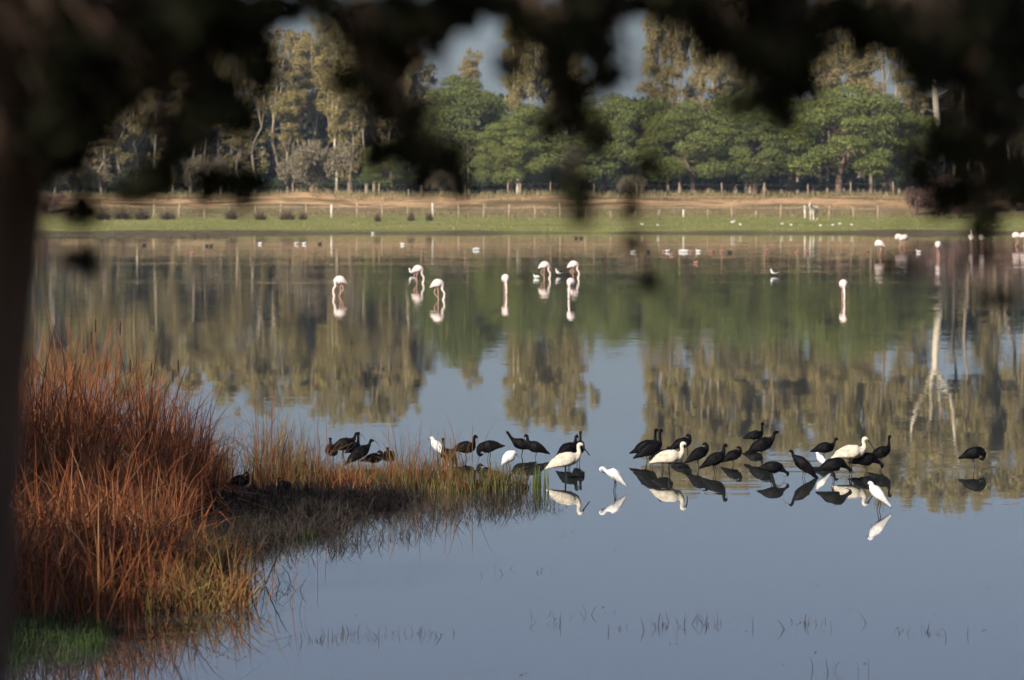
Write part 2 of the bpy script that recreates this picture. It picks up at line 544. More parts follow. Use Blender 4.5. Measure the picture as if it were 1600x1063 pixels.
def reed_bed(name, n, poly, hmin, hmax, w, mat, label, r, lean=0.16, bend=0.25, z=0.0, hfun=None, clump=0.0, bent_share=0.15, gaps=0.0, hvar=0.0):
    xy = scatter_px(n, poly, r)
    if clump > 0:
        cc = scatter_px(max(4, n // 80), poly, r)
        pick = cc[r.integers(0, len(cc), n)] + r.normal(size=(n, 2)) * clump
        sel = r.random(n) < 0.75
        xy[sel] = pick[sel]
    if gaps > 0:
        v = vnoise(xy[:, 0], xy[:, 1], 1.3, 2) + vnoise(xy[:, 0], xy[:, 1], 3.1, 5)
        keep = v + r.normal(size=n) * 0.5 > gaps - 1.2
        xy = xy[keep]
        n = len(xy)
    h = hmin + (hmax - hmin) * r.random(n)
    h *= 1 - hvar * (0.5 + 0.5 * np.clip(vnoise(xy[:, 0], xy[:, 1], 1.7, 8), -1, 1))
    if hfun is not None:
        h = h * hfun(xy)
    # thinner, trampled spots where ibises stand among the stems
    ppx = 800 + FPX * xy[:, 0] / xy[:, 1]
    for a0, a1, top, share in ((184, 212, 756, 0.8), (500, 622, 712, 0.85), (360, 394, 752, 0.7)):
        lim = CAMH - (top - HOR) / FPX * xy[:, 1]
        cut = (ppx > a0) & (ppx < a1) & (r.random(n) < share)
        h[cut] = np.minimum(h[cut], np.maximum(lim[cut], 0.12) * (0.7 + 0.3 * r.random(cut.sum())))
    ln = np.abs(r.normal(size=n)) * lean
    bd = np.abs(r.normal(size=n)) * bend
    broken = r.random(n) < bent_share
    bd[broken] += 0.4 + 0.7 * r.random(broken.sum())
    ln[broken] += 0.5 * r.random(broken.sum())
    h[broken] *= 0.8
    base = np.column_stack([xy, np.full(n, z) + (h * 0.35 * r.random(n) * broken)])
    V, F = blades(base, h, w * (0.5 + 0.9 * r.random(n)), ln, bd, r, segs=4)
    o = mesh_obj(name, [(V, F)], mat, smooth=False)
    return tag(o, label, "reeds", None, "stuff")


r1 = np.random.default_rng(11)
# back reed stand, tallest at the left
def h_back(xy):
    px = 800 + FPX * xy[:, 0] / xy[:, 1]
    return np.interp(px, [0, 100, 200, 235, 265, 330, 375, 395, 440, 465, 560, 640, 700, 730, 860], [1.0, 1.08, 1.05, 0.92, 0.72, 0.6, 0.6, 0.95, 0.9, 0.6, 0.48, 0.46, 0.5, 0.22, 0.18])
reed_bed("reed_bed", 8000, [(-200, 830), (270, 830), (320, 795), (300, 752), (-200, 752)], 1.8, 3.55, 0.02, M['reed'],
         "tall rust-brown reeds at the back of the left bank", r1, hfun=h_back, clump=0.28, gaps=0.5, hvar=0.42, bent_share=0.32, lean=0.14)
reed_bed("reed_bed", 7200, [(-200, 985), (60, 978), (200, 970), (270, 940), (300, 850), (270, 830), (-200, 830)], 1.0, 2.15, 0.021, M['reed'],
         "dense orange-brown reeds at the front of the left bank", r1, clump=0.26, gaps=0.45, hvar=0.55, bent_share=0.36, lean=0.22)
reed_bed("bent_reeds", 700, [(-200, 975), (60, 970), (230, 955), (300, 850), (320, 780), (-200, 760)], 0.7, 1.9, 0.034, M['straw'],
         "pale broken leaves lying crosswise through the left reeds", r1, lean=0.5, bend=0.5, bent_share=0.8, clump=0.3)
reed_bed("reed_bed", 1500, [(220, 968), (375, 958), (395, 945), (370, 910), (320, 880), (240, 900)], 0.35, 1.0, 0.018, M['reedmix'],
         "low mixed green and tan reeds at the bank's right corner", r1, clump=0.22, lean=0.35, gaps=0.3, hvar=0.4, bent_share=0.3)
reed_bed("reed_bed", 4200, [(240, 772), (480, 771), (660, 768), (715, 766), (700, 757), (560, 755), (250, 752)], 0.5, 2.1, 0.014, M['reedspit'],
         "thin rusty reeds along the spit in front of the ibises", r1, hfun=h_back, clump=0.22, gaps=0.2, hvar=0.35, bent_share=0.25)
reed_bed("reed_stems", 260, [(440, 770), (640, 769), (715, 766), (705, 758), (440, 755)], 0.7, 1.45, 0.012, M['reedspit'],
         "scattered tall thin stems along the spit before the ibises and the hidden egret", r1, clump=0.2, lean=0.2, bend=0.25, bent_share=0.2)
reed_bed("reed_bed", 1500, [(240, 772), (640, 770), (730, 767), (700, 757), (250, 752)], 0.2, 0.55, 0.016, M['reed'],
         "short rusty reed stubble along the spit", r1, clump=0.22, lean=0.3, bent_share=0.3)
reed_bed("reed_bed", 2600, [(560, 771), (720, 770), (800, 768), (818, 763), (700, 758), (560, 760)], 0.15, 0.62, 0.014, M['reedtip'],
         "short green and rusty reeds at the spit's tip", r1, clump=0.16, lean=0.16, bent_share=0.12, gaps=0.3, hvar=0.5)
reed_bed("reed_tuft", 70, [(833, 768), (846, 768), (846, 760), (833, 760)], 0.15, 0.5, 0.013, M['greenreed'],
         "small green tuft in the water just off the spit's tip", r1, lean=0.1, bend=0.1, bent_share=0)
reed_bed("reed_tuft", 26, [(848, 768), (858, 768), (858, 762), (848, 762)], 0.2, 0.5, 0.012, M['greenreed'],
         "thinner green tuft farthest right of the spit", r1, lean=0.05, bend=0.05, bent_share=0)
reed_bed("marsh_stems", 17000, [(290, 775), (640, 773), (650, 785), (570, 805), (530, 828), (420, 862), (330, 880), (280, 850)], 0.1, 0.55, 0.012, M['mat'],
         "dark mat of dead marsh stems in front of the spit", r1, lean=0.6, bend=0.4, clump=0.22, bent_share=0.3, gaps=0.25, hvar=0.5)
reed_bed("marsh_herbs", 1500, [(310, 800), (480, 790), (560, 800), (520, 830), (400, 866), (310, 872)], 0.08, 0.3, 0.014, M['darkherb'],
         "dark green low herbs among the dead marsh stems", r1, lean=0.4, bend=0.4, clump=0.12, bent_share=0.1, gaps=0.5)
reed_bed("marsh_stems", 1500, [(380, 850), (560, 815), (650, 778), (850, 780), (860, 790), (700, 825), (560, 860), (400, 895)], 0.05, 0.3, 0.009, M['mat'],
         "sparse dead stems poking out of the water beyond the mat", r1, lean=0.6, bend=0.4, clump=0.2, bent_share=0.25)
reed_bed("grass_patch", 2600, [(-50, 1042), (60, 1038), (150, 1022), (195, 985), (30, 968), (-50, 980)], 0.08, 0.36, 0.011, M['lushgrass'],
         "green grass patch at the water's edge, bottom left", r1, lean=0.4, bend=0.4, z=-0.02, clump=0.12, bent_share=0, hvar=0.5, gaps=0.3)
reed_bed("dead_twigs", 34, [(395, 975), (480, 965), (470, 900), (400, 905)], 0.1, 0.5, 0.009, M['mat'],
         "bent dead twigs in the water right of the front reeds", r1, lean=0.7, bend=0.5, clump=0.1, bent_share=0.5)
sprigs = [(600, 996, 44, 120, 7, "long row of thin twigs in the water right of the green grass"), (890, 968, 14, 34, 12, "twig cluster in open water below the preening egret"),
          (960, 985, 6, 20, 5, "few lone twigs in open water below the spoonbills"), (1060, 977, 34, 45, 5, "row of twigs in open water at bottom centre-right"),
          (1110, 975, 8, 10, 6, "taller twig pair at the right end of the twig row"), (1265, 978, 16, 36, 5, "twig cluster in open water below the small ibis group"),
          (1425, 988, 20, 42, 3, "rightmost twig cluster in the open water"), (520, 995, 16, 60, 6, "twigs beside the front reeds' right corner"),
          (830, 895, 10, 40, 5, "faint twigs in mid water below the spit"), (1315, 1050, 6, 30, 3, "few twigs at the bottom edge of the water")]
for px, py, n, sx, sy, where in sprigs:
    poly = [(px - sx, py + sy), (px + sx, py + sy), (px + sx, py - sy), (px - sx, py - sy)]
    reed_bed("water_twigs", int(n * 1.3), poly, 0.02, 0.2, 0.008, M['mat'], where, r1, lean=0.4, bend=0.3, z=-0.01, bent_share=0.15, clump=0.22)

# bits of leaf and stem floating on the open water
nf = 110
fxy = scatter_px(nf, [(420, 900), (650, 800), (900, 790), (1590, 800), (1590, 1055), (430, 1055)], r1)
fa = r1.random(nf) * 6.283; fl = 0.012 + 0.03 * r1.random(nf) ** 2
fd = np.column_stack([np.cos(fa) * fl, np.sin(fa) * fl, np.zeros(nf)]); fn = np.column_stack([-np.sin(fa) * 0.006, np.cos(fa) * 0.006, np.full(nf, 0.006)])
fc = np.column_stack([fxy, np.full(nf, 0.004)])
FV = np.stack([fc - fd, fc + fn, fc + fd, fc - fn * np.array([1, 1, -1])], axis=1).reshape(-1, 3)
tag(mesh_obj("floating_debris", [(FV, np.arange(len(FV)).reshape(-1, 4))], M['mat'], smooth=False), "tiny bits of dead leaf floating on the open water", "debris", None, "stuff")

# single tall stalks that stand out above the reeds
stalks = [(88, 505, 790), (100, 520, 792), (140, 515, 790), (155, 497, 788), (187, 500, 786), (205, 560, 785), (243, 565, 783), (270, 575, 782), (285, 560, 782),
          (497, 592, 768), (514, 625, 768), (612, 665, 766), (640, 672, 766), (652, 655, 767), (700, 668, 767), (402, 590, 770), (424, 605, 770)]
for i, (px, top, by) in enumerate(stalks):
    b0 = wpt(px, by)
    D = b0[1]
    hh = CAMH - (top - HOR) / FPX * D
    r0 = empty("cattail_stalk", (b0[0], b0[1], 0.0))
    lx = random.uniform(-0.08, 0.08)
    mesh_obj("stem", [tube([(0, 0, -0.05), (lx * 0.5, 0.0, hh * 0.5), (lx, 0.02, hh)], [0.008, 0.007, 0.004], 5, 7)], M['reed'], r0)
    if i < 9:
        mesh_obj("seed_head", [tube([(lx * 0.9, 0.02, hh - 0.26), (lx, 0.02, hh - 0.22), (lx, 0.02, hh - 0.06), (lx, 0.02, hh - 0.02)], [0.005, 0.014, 0.014, 0.004], 6, 8)], M['mat'], r0)
        tag(r0, "dark cattail stalk above the tall left reeds, {} from the dark trunk".format(["first", "second", "third", "fourth", "fifth", "sixth", "seventh", "eighth", "ninth"][i]), "reed stalk", "cattail stalks above the tall reeds")
    else:
        tag(r0, {497: "tallest thin reed stalk on the spit, left of the ibis cluster", 514: "reed stalk right beside the tallest one on the spit", 612: "reed stalk above the lone ibis in the spit reeds",
                 640: "left stalk of the close pair left of the hidden egret", 652: "right stalk of the close pair left of the hidden egret", 700: "reed stalk over the upright-necked ibis by the hidden egret",
                 402: "left stalk of the high reed tuft behind the marsh mat", 424: "right stalk of the high reed tuft behind the marsh mat"}[px], "reed stalk", "reed stalks on the spit")


# ------------------------------------------------------------------ far bank plants
r2 = np.random.default_rng(5)
def bank_tufts(name, n, y0, y1, hh, ww, mat, label, x0=-62, x1=62):
    x = x0 + (x1 - x0) * r2.random(n); y = y0 + (y1 - y0) * r2.random(n)
    keep = vnoise(x, y, 0.25, 9) + r2.normal(size=n) * 0.5 > -0.2
    x, y = x[keep], y[keep]; k = len(x)
    V, F = blades(np.column_stack([x, y, ground_z(x, y) - 0.03]), hh * (0.4 + r2.random(k)), np.full(k, ww), np.abs(r2.normal(size=k)) * 0.4, np.abs(r2.normal(size=k)) * 0.3, r2, segs=2)
    tag(mesh_obj(name, [(V, F)], mat, smooth=False), label, "grass", None, "stuff")
bank_tufts("bank_grass", 26000, 462, 520, 0.16, 0.07, M['grass'], "short green grass on the far shore")
bank_tufts("dry_grass", 16000, 519, 534, 0.3, 0.07, M['drygrass'], "dry tan grass between the shore grass and the sandy bank")
bank_tufts("weeds", 14000, 539, 556, 0.6, 0.08, M['drygrass'], "scrubby weeds along the top of the sandy bank")
bank_tufts("spit_grass", 3500, 431, 440, 0.2, 0.06, M['darkshrub'], "brown tussocks on the low spit at the far left shore", -46, -23)


def shrub_mesh(name, mat, r, w=1.0, h=1.0, n=1500, leaf=0.09):
    k = 16 if leaf < 0.06 else 7
    cs = np.column_stack([r.normal(size=k) * 0.38 * w, r.normal(size=k) * 0.3 * w, (0.3 + 0.35 * r.random(k)) * h])
    rad = [np.array([0.42 * w, 0.4 * w, 0.36 * h]) * (0.7 + 0.5 * r.random()) * (0.62 if leaf < 0.06 else 1) for _ in range(k)]
    return mesh_obj(name, [leaf_cloud(cs, rad, [n // k] * k, leaf, r, up=0.2, shell=0.5, aspect=0.3, lower=0.8)], mat, link=False)


def stems_mesh(r, w, h, mat, k=9, thick=0.03):
    parts = []
    for _ in range(k):
        a = r.random() * 6.28; q = (0.2 + 0.6 * r.random()) * w * 0.6
        parts.append(tube([(0, 0, -0.1), (math.cos(a) * q * 0.4, math.sin(a) * q * 0.4, h * 0.4), (math.cos(a) * q, math.sin(a) * q, h * 0.85)], [thick, thick * 0.7, thick * 0.25], 5, 6))
    return mesh_obj("stems", parts, mat, link=False)


def rush_mesh(r, n=420):
    q = r.random(n) ** 0.8 * 0.34; a = r.random(n) * 6.283
    base = np.column_stack([np.cos(a) * q, np.sin(a) * q, np.full(n, -0.05)])
    return mesh_obj("foliage", [blades(base, (1.15 - 2.2 * q) * (0.4 + 0.7 * r.random(n)), np.full(n, 0.028), q * 2.2 + 0.35 * r.random(n), 0.5 * r.random(n), r, 3, az=a + 0.5 * r.normal(size=n))], M['darkshrub'], link=False, smooth=False)
shr = [rush_mesh(r2) for _ in range(3)]
shr_st = stems_mesh(r2, 1.0, 1.0, M['pinebark'])
def place_shrub(px, py, D, w, h, label, meshes=shr, st=shr_st, name="shrub", group=None):
    x = (px - 800) / FPX * D
    o = empty(name, (x, D, float(ground_z(x, D))), random.uniform(0, 6.28), (w, w, h))
    inst("foliage", random.choice(meshes), o)
    inst("stems", st, o)
    return tag(o, label, "shrub", group)
for px, D, w, h, lab in [(162, 508, 1.5, 1.5, "large dark rush clump at the left end of the far bank"), (192, 510, 2.0, 1.6, "widest dark rush clump, beside the leftmost one on the far bank"),
                         (222, 509, 1.6, 1.5, "third dark rush clump of the joined left row on the far bank"), (262, 507, 1.55, 1.25, "separate dark rush clump right of the joined row"),
                         (361, 508, 1.25, 1.35, "round dark rush clump alone on the grass, left of the sandy mound"), (407, 507, 1.15, 1.2, "small round rush clump just left of the sandy mound"),
                         (448, 507, 1.45, 1.3, "rush clump in front of the sandy mound"), (473, 507, 0.9, 1.1, "narrow rush clump touching the one before the sandy mound"),
                         (590, 502, 0.7, 1.15, "small tussock below the fence, left of the tussock pair"), (642, 502, 0.7, 1.15, "left tussock of the pair below the fence"),
                         (671, 502, 0.75, 1.25, "right tussock of the pair below the fence")]:
    place_shrub(px, 340, D, w, h, lab, group="rush clumps on the far bank")
redm = [shrub_mesh("foliage", M['redshrub'], r2, 1.0, 1.0, 6000, 0.04) for _ in range(2)]
for px, D, w, h, lab in [(1432, 525, 2.6, 3.4, "bare reddish shrub at the right end of the fence"), (1478, 530, 3.0, 4.6, "tall bare reddish shrub below the bright eucalyptus trunk"),
                         (1525, 527, 3.2, 5.0, "large bare reddish shrub, second from the right edge"), (1585, 530, 3.4, 5.6, "bare reddish shrub at the right edge of the far bank"),
                         (1500, 515, 2.4, 2.2, "low bare shrub nearest the water at right"), (70, 528, 2.6, 2.6, "reddish shrub beside the dark foreground trunk"), (1640, 525, 3.4, 5.0, "bare reddish shrub past the right edge")]:
    place_shrub(px, 330, D, w, h, lab, redm, name="bare_shrub", group="bare reddish shrubs")


# ------------------------------------------------------------------ trees
def make_pine(seed):
    r = np.random.default_rng(seed)
    h = 11.0
    lean = r.normal(size=2) * 0.7
    top = np.array([lean[0], lean[1], h * 0.5])
    trunk = [tube([(0, 0, -0.4), (lean[0] * 0.25 + r.normal() * 0.2, lean[1] * 0.2, h * 0.18), (lean[0] * 0.7, lean[1] * 0.7, h * 0.36), tuple(top), (lean[0] * 1.2, lean[1] * 1.2, h * 0.78)],
                  [0.36, 0.29, 0.25, 0.2, 0.06], 8, 14)]
    cs, rad, cnt = [], [], []
    k = 50
    for i in range(k):
        t = (i + 0.5) / k
        z = h * (0.24 + 0.7 * t)
        R = 4.9 * math.sqrt(max(0.04, 1 - ((t - 0.35) / 0.72) ** 2))
        a = i * 2.399 + r.normal() * 0.3
        q = R * (0.35 + 0.6 * r.random() ** 0.6)
        c = np.array([lean[0] * (0.6 + t * 0.8) + math.cos(a) * q, lean[1] * (0.6 + t * 0.8) + math.sin(a) * q, z + r.normal() * 0.2])
        s = 0.85 + 0.55 * r.random()
        cs.append(c); rad.append(np.array([1.25, 1.25, 0.82]) * s); cnt.append(int(660 * s * s))
        if i % 2 == 0:
            st = np.array([lean[0] * 0.8, lean[1] * 0.8, h * (0.3 + 0.35 * t)])
            trunk.append(tube([st, st * 0.45 + c * 0.55 + np.array([0, 0, -0.35]), c - np.array([0, 0, 0.2])], [0.11, 0.075, 0.03], 5, 6))
    crown = leaf_cloud(cs, rad, cnt, 0.105, r, up=0.3, shell=0.3, aspect=0.5, lower=0.45)
    return mesh_obj("trunk", trunk, M['pinebark'], link=False), mesh_obj("crown", [crown], M['pine'], link=False, smooth=False)


def make_euc(seed, bark, thick=1.0, leafy=1.0, forkf=None):
    r = np.random.default_rng(seed)
    h = 20.0
    fork = h * (0.36 + 0.14 * r.random()) if forkf is None else h * forkf
    w = r.normal(size=(4, 2)) * 0.45
    base = [(0, 0, -0.5), (w[0, 0] * 0.6, w[0, 1] * 0.6, fork * 0.35), (w[1, 0], w[1, 1], fork * 0.7), (w[2, 0], w[2, 1], fork)]
    parts = [tube(base, [0.26 * thick, 0.2 * thick, 0.17 * thick, 0.15 * thick], 8, 12)]
    cs, rad, cnt = [], [], []
    nl = 4
    for i in range(nl):
        a = i * 2 * math.pi / nl + r.normal() * 0.4
        reach = 1.4 + 1.4 * r.random()
        zt = h * (0.72 + 0.26 * r.random()) if i else h * 0.95
        if i == 0: reach *= 0.4
        p0 = np.array([w[2, 0], w[2, 1], fork - 0.2])
        p3 = np.array([math.cos(a) * reach, math.sin(a) * reach, zt])
        p1 = p0 * 0.65 + p3 * 0.35 + np.array([r.normal() * 0.3, r.normal() * 0.3, -0.6])
        p2 = p0 * 0.3 + p3 * 0.7 + np.array([r.normal() * 0.4, r.normal() * 0.4, 0.2])
        parts.append(tube([p0, p1, p2, p3], [0.13 * thick, 0.10 * thick, 0.07 * thick, 0.025], 6, 12))
        limb = catmull([p0, p1, p2, p3], 10)
        for j in range(3, 10):
            for _ in range(2):
                b = unit(r.normal(size=3)) * np.array([1.0, 1.0, 0.4])
                c = limb[j] + b * (0.7 + 1.3 * r.random())
                if r.random() < 0.2: continue
                s = 0.65 + 0.6 * r.random()
                cs.append(c); rad.append(np.array([1.0, 1.0, 0.85]) * s); cnt.append(int((210 * s * s + 30) * leafy))
                if r.random() < 0.6:
                    parts.append(tube([limb[j], limb[j] * 0.4 + c * 0.6 + np.array([0, 0, 0.15]), c], [0.05, 0.035, 0.015], 4, 5))
    for i in range(5):   # low epicormic sprays on the bole
        a = r.random() * 6.28; z = fork * (0.35 + 0.6 * r.random())
        c = np.array([math.cos(a) * 1.1, math.sin(a) * 1.1, z]); s = 0.6 + 0.5 * r.random()
        cs.append(c); rad.append(np.array([0.9, 0.9, 1.0]) * s); cnt.append(int(110 * s * s))
        parts.append(tube([(w[1, 0] * 0.7, w[1, 1] * 0.7, z - 0.6), tuple(c * np.array([0.6, 0.6, 1]) - np.array([0, 0, 0.2])), tuple(c)], [0.04, 0.03, 0.012], 4, 5))
    crown = leaf_cloud(cs, rad, cnt, 0.15, r, up=0.15, shell=0.5, droop=0.7, aspect=0.42, lower=0.7)
    return mesh_obj("trunk", parts, bark, link=False), mesh_obj("crown", [crown], M['euc'], link=False, smooth=False)


pines = [make_pine(s) for s in (21, 22, 23, 24)]
eucs = [make_euc(s, M['eucbark']) for s in (31, 32, 33, 34, 35)]
eucs_pale = [make_euc(s, M['palebark']) for s in (36, 37)]
big_pale = make_euc(38, M['palebark'], 1.5, 0.3, 0.52)


def place_tree(name, var, px, D, sx, sz, label, cat="tree", group=None, rz=None):
    x = (px - 800) / FPX * D
    o = empty(name, (x, D, float(ground_z(x, D))), random.uniform(0, 6.28) if rz is None else rz, (sx, sx, sz))
    inst("trunk", var[0], o)
    inst("crown", var[1], o)
    return tag(o, label, cat, group)


ORD = ["first", "second", "third", "fourth", "fifth", "sixth", "seventh", "eighth", "ninth", "tenth", "eleventh", "twelfth", "thirteenth", "fourteenth", "fifteenth"]
for px, D, sx, sz, lab in [(712, 566, 0.95, 1.14, "round bright green pine standing alone left of the other pines"), (800, 560, 0.7, 0.72, "low green pine between the lone round pine and the main row"),
                           (862, 563, 1.0, 0.92, "broad green pine above the middle fence posts"), (945, 568, 0.8, 0.98, "green pine behind the hanging leaf cluster right of centre"),
                           (1003, 565, 0.9, 0.98, "green pine at the foot of the narrow sky gap"), (1082, 560, 0.85, 0.9, "green pine with a leaning trunk left of the wooden tripod"),
                           (1128, 568, 0.8, 1.05, "taller green pine behind the leaning one"), (1180, 562, 0.85, 0.85, "green pine directly behind the wooden tripod"),
                           (1238, 566, 0.9, 0.98, "green pine behind and left of the white horse"), (1312, 560, 1.15, 1.06, "largest green pine with thick trunk right of the white horse"),
                           (1385, 566, 0.95, 0.88, "last green pine at the right end of the row"), (612, 570, 0.6, 0.5, "small green pine below the eucalyptuses left of the round pine")]:
    place_tree("pine_tree", random.choice(pines), px, D, sx * 1.18, sz, lab, group="green pines on the far bank")

left = [(-40, 600, 18), (25, 590, 18), (85, 600, 19), (135, 585, 17), (190, 605, 19), (240, 590, 19.5), (298, 583, 17), (345, 605, 20), (398, 590, 20), (432, 610, 21.5)]
mid = [(488, 600, 19), (527, 590, 20.5), (572, 605, 21.5), (610, 595, 20.5), (645, 600, 19)]
cen = [(732, 605, 17.5), (812, 600, 21.5), (852, 608, 23), (902, 600, 22.5)]
right = [(1022, 600, 29), (1062, 610, 30), (1108, 595, 29.5), (1150, 606, 28.5), (1198, 600, 24), (1246, 610, 24.5), (1292, 596, 25), (1338, 606, 28), (1382, 598, 30.5),
         (1428, 610, 31), (1512, 600, 31.5), (1555, 610, 31), (1602, 596, 29), (1650, 606, 29)]
lowrow = [(1035, 578, 15), (1095, 580, 16), (1165, 582, 15.5), (1225, 580, 15), (1285, 582, 16), (1350, 580, 16), (1425, 578, 15), (1540, 580, 16.5), (545, 575, 12.5), (585, 578, 13), (450, 575, 12), (370, 573, 10), (270, 573, 10), (160, 573, 9.5), (880, 580, 14.5)]
back = [(55, 618, 18), (112, 622, 17), (165, 620, 18), (215, 616, 18.5), (270, 620, 18), (320, 622, 17.5), (375, 618, 18.5), (465, 620, 19.5), (508, 624, 21.5), (550, 618, 22), (595, 622, 22), (630, 616, 21)]
back2 = [(832, 622, 23), (878, 618, 24), (1045, 622, 31), (1085, 620, 31.5), (1130, 624, 31), (1172, 618, 29), (1222, 622, 27), (1270, 618, 27), (1318, 622, 29), (1360, 618, 31.5), (1405, 622, 32.5), (1446, 620, 32.5), (1490, 618, 33), (1535, 622, 32.5), (1580, 618, 31.5), ]
sets = [(back, "eucalyptus at the back of the left wood, {} from the left"), (back2, "eucalyptus in the rearmost row right of the wide sky gap, {} from it"), (left, "eucalyptus in the left wood, {} from the dark foreground trunk"), (mid, "eucalyptus left of the lone round pine, {} from the left wood"),
        (cen, "eucalyptus between the two sky gaps, {} from the left"), (right, "very tall eucalyptus behind the pine row, {} right of the narrow sky gap"),
        (lowrow, "shorter eucalyptus in front of the tall ones, {} of its row")]
for S, fmt in sets:
    for i, (px, D, h) in enumerate(S):
        w = (0.75 + 0.2 * random.random()) * (0.85 if h < 13 else 1.0) * (1.12 if h > 27 else 1.0)
        if px in (902, 1022, 732): w = 0.66
        place_tree("eucalyptus_tree", random.choice(eucs), px, D, w, h / 20.0, fmt.format(ORD[i]), group="eucalyptus trees of the far wood")
place_tree("eucalyptus_tree", big_pale, 1466, 572, 1.45, 1.35, "eucalyptus with the brightest thick pale trunk, at right behind the bare shrubs", group="eucalyptus trees of the far wood", rz=0.6)
for px, D, h, lab in [(215, 578, 13, "slim pale-trunked eucalyptus behind the left rush clumps"), (525, 574, 14, "slim pale-trunked eucalyptus behind the whitest fence post"),
                      (808, 590, 20, "slim pale-trunked eucalyptus right of the wide sky gap"), (1368, 572, 13, "white-barked young tree right of the thick pine trunk"), (638, 590, 19.5, "slim pale eucalyptus left of the lone round pine")]:
    place_tree("eucalyptus_tree", eucs_pale[1], px, D, 0.55, h / 20.0, lab, group="eucalyptus trees of the far wood")

# unseen trees added left of the frame to throw shade over the reeds
for i, (x, y, sx, sz) in enumerate([(-18.5, 47, 1.3, 0.7), (-18, 63, 1.3, 0.72)]):
    o = empty("eucalyptus_tree", (x, y, float(ground_z(x, y))), random.uniform(0, 6.28), (sx, sx, sz))
    inst("trunk", eucs[i][0], o); inst("crown", eucs[i][1], o)
    tag(o, "unseen eucalyptus added for shade outside the left edge, {} along the reeds".format(ORD[i]), "tree", "added shade trees")

# greyish tamarisk with many stems
r3 = np.random.default_rng(77)
tam_c = [shrub_mesh("crown", M['willow'], r3, 1.0, 1.0, 9000, 0.034)]
tam_s = stems_mesh(r3, 1.0, 1.0, M['eucbark'], 14, 0.02)
for px, D, w, h, lab in [(488, 558, 4.6, 7.2, "round greyish tamarisk with fan of stems above the sandy mound"), (120, 565, 3.8, 5.0, "greyish tamarisk beside the foreground trunk at the far left"),
                         (320, 562, 3.6, 5.4, "greyish tamarisk above the left part of the fence"), (690, 562, 2.4, 3.4, "low brownish tamarisk under the lone round pine"), (985, 560, 2.2, 2.6, "low greyish tamarisk below the hanging leaves right of centre")]:
    x = (px - 800) / FPX * D
    o = empty("tamarisk_tree", (x, D, float(ground_z(x, D))), random.uniform(0, 6), (w, w, h))
    inst("crown", tam_c[0], o); inst("stems", tam_s, o)
    tag(o, lab, "tree", "tamarisks at the wood's edge")

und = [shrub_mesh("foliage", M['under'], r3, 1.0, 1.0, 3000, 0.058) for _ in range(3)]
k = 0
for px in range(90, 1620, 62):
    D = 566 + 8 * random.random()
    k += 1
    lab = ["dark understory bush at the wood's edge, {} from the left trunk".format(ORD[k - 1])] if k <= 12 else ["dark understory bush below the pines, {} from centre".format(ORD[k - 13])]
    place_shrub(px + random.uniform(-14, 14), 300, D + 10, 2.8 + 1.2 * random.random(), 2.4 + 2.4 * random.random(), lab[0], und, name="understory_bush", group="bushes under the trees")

# the wood goes on behind as one dark mass
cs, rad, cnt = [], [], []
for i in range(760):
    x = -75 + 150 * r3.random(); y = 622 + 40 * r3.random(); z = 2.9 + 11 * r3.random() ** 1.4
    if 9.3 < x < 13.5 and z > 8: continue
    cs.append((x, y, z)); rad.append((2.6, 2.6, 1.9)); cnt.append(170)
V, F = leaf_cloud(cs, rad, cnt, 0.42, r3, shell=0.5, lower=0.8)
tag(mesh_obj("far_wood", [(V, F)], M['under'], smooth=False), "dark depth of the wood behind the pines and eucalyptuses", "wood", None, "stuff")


# ------------------------------------------------------------------ fences, tripod
def post_mesh(name, h, w, mat, r):
    j = r.normal(size=8) * w * 0.08
    return mesh_obj(name, [tube([(0, 0, -0.3), (j[0], 0, h * 0.5), (j[1], 0, h - 0.04), (j[1], 0, h)], [w * 0.5, w * 0.48, w * 0.46, w * 0.3], 7)], mat, link=False, smooth=False)
pm = [post_mesh("post", 1.5, 0.2, M['post'], r3), post_mesh("post", 1.5, 0.2, M['palepost'], r3)]
rail_me = mesh_obj("rail", [tube([(0, 0, 0), (0.5, 0, -0.02), (1, 0, 0)], [0.03, 0.03, 0.03], 5)], M['post'], link=False)
fence = tag(empty("fence", (0, 0, 0)), "low wooden post fence along the far grass below the sandy bank", "fence")
prev = None
pxs = [121 + 39.7 * i for i in range(21)] + [954 + 38.0 * i for i in range(12)]
for i, px in enumerate(pxs):
    D = 519.0 - 6 * i / len(pxs)
    x = (px - 800) / FPX * D
    z = float(ground_z(x, D))
    p = inst("post", pm[1] if i in (10, 14, 24, 29) else pm[0], fence)
    s = 0.85 + 0.35 * random.random()
    p.location = (x, D, z); p.scale = (s, s, 0.85 + 0.2 * random.random()); p.rotation_euler = (random.gauss(0, 0.03), random.gauss(0, 0.05), random.random() * 6)
    if 21 <= i and i not in (28, 29, 30, 31, 26, 32): p.scale[2] *= 0.6
    if prev is not None:
        rl = inst("rail", rail_me, fence)
        a, b_ = Vector(prev), Vector((x, D, z))
        rl.location = a + Vector((0, -0.12, 1.05))
        d = b_ - a
        rl.scale = (d.length, 1, 1)
        rl.rotation_euler = (0, -math.asin(d.z / d.length), math.atan2(d.y, d.x))
    prev = (x, D, z)
fence2 = tag(empty("wire_fence", (0, 0, 0)), "line of thin tall posts with wire on top of the sandy bank", "fence")
tp = post_mesh("post", 1.45, 0.13, M['post'], r3)
wire_me = mesh_obj("wire", [tube([(0, 0, 0), (1, 0, 0)], [0.006, 0.006], 4)], M['hoof'], link=False)
prev = None
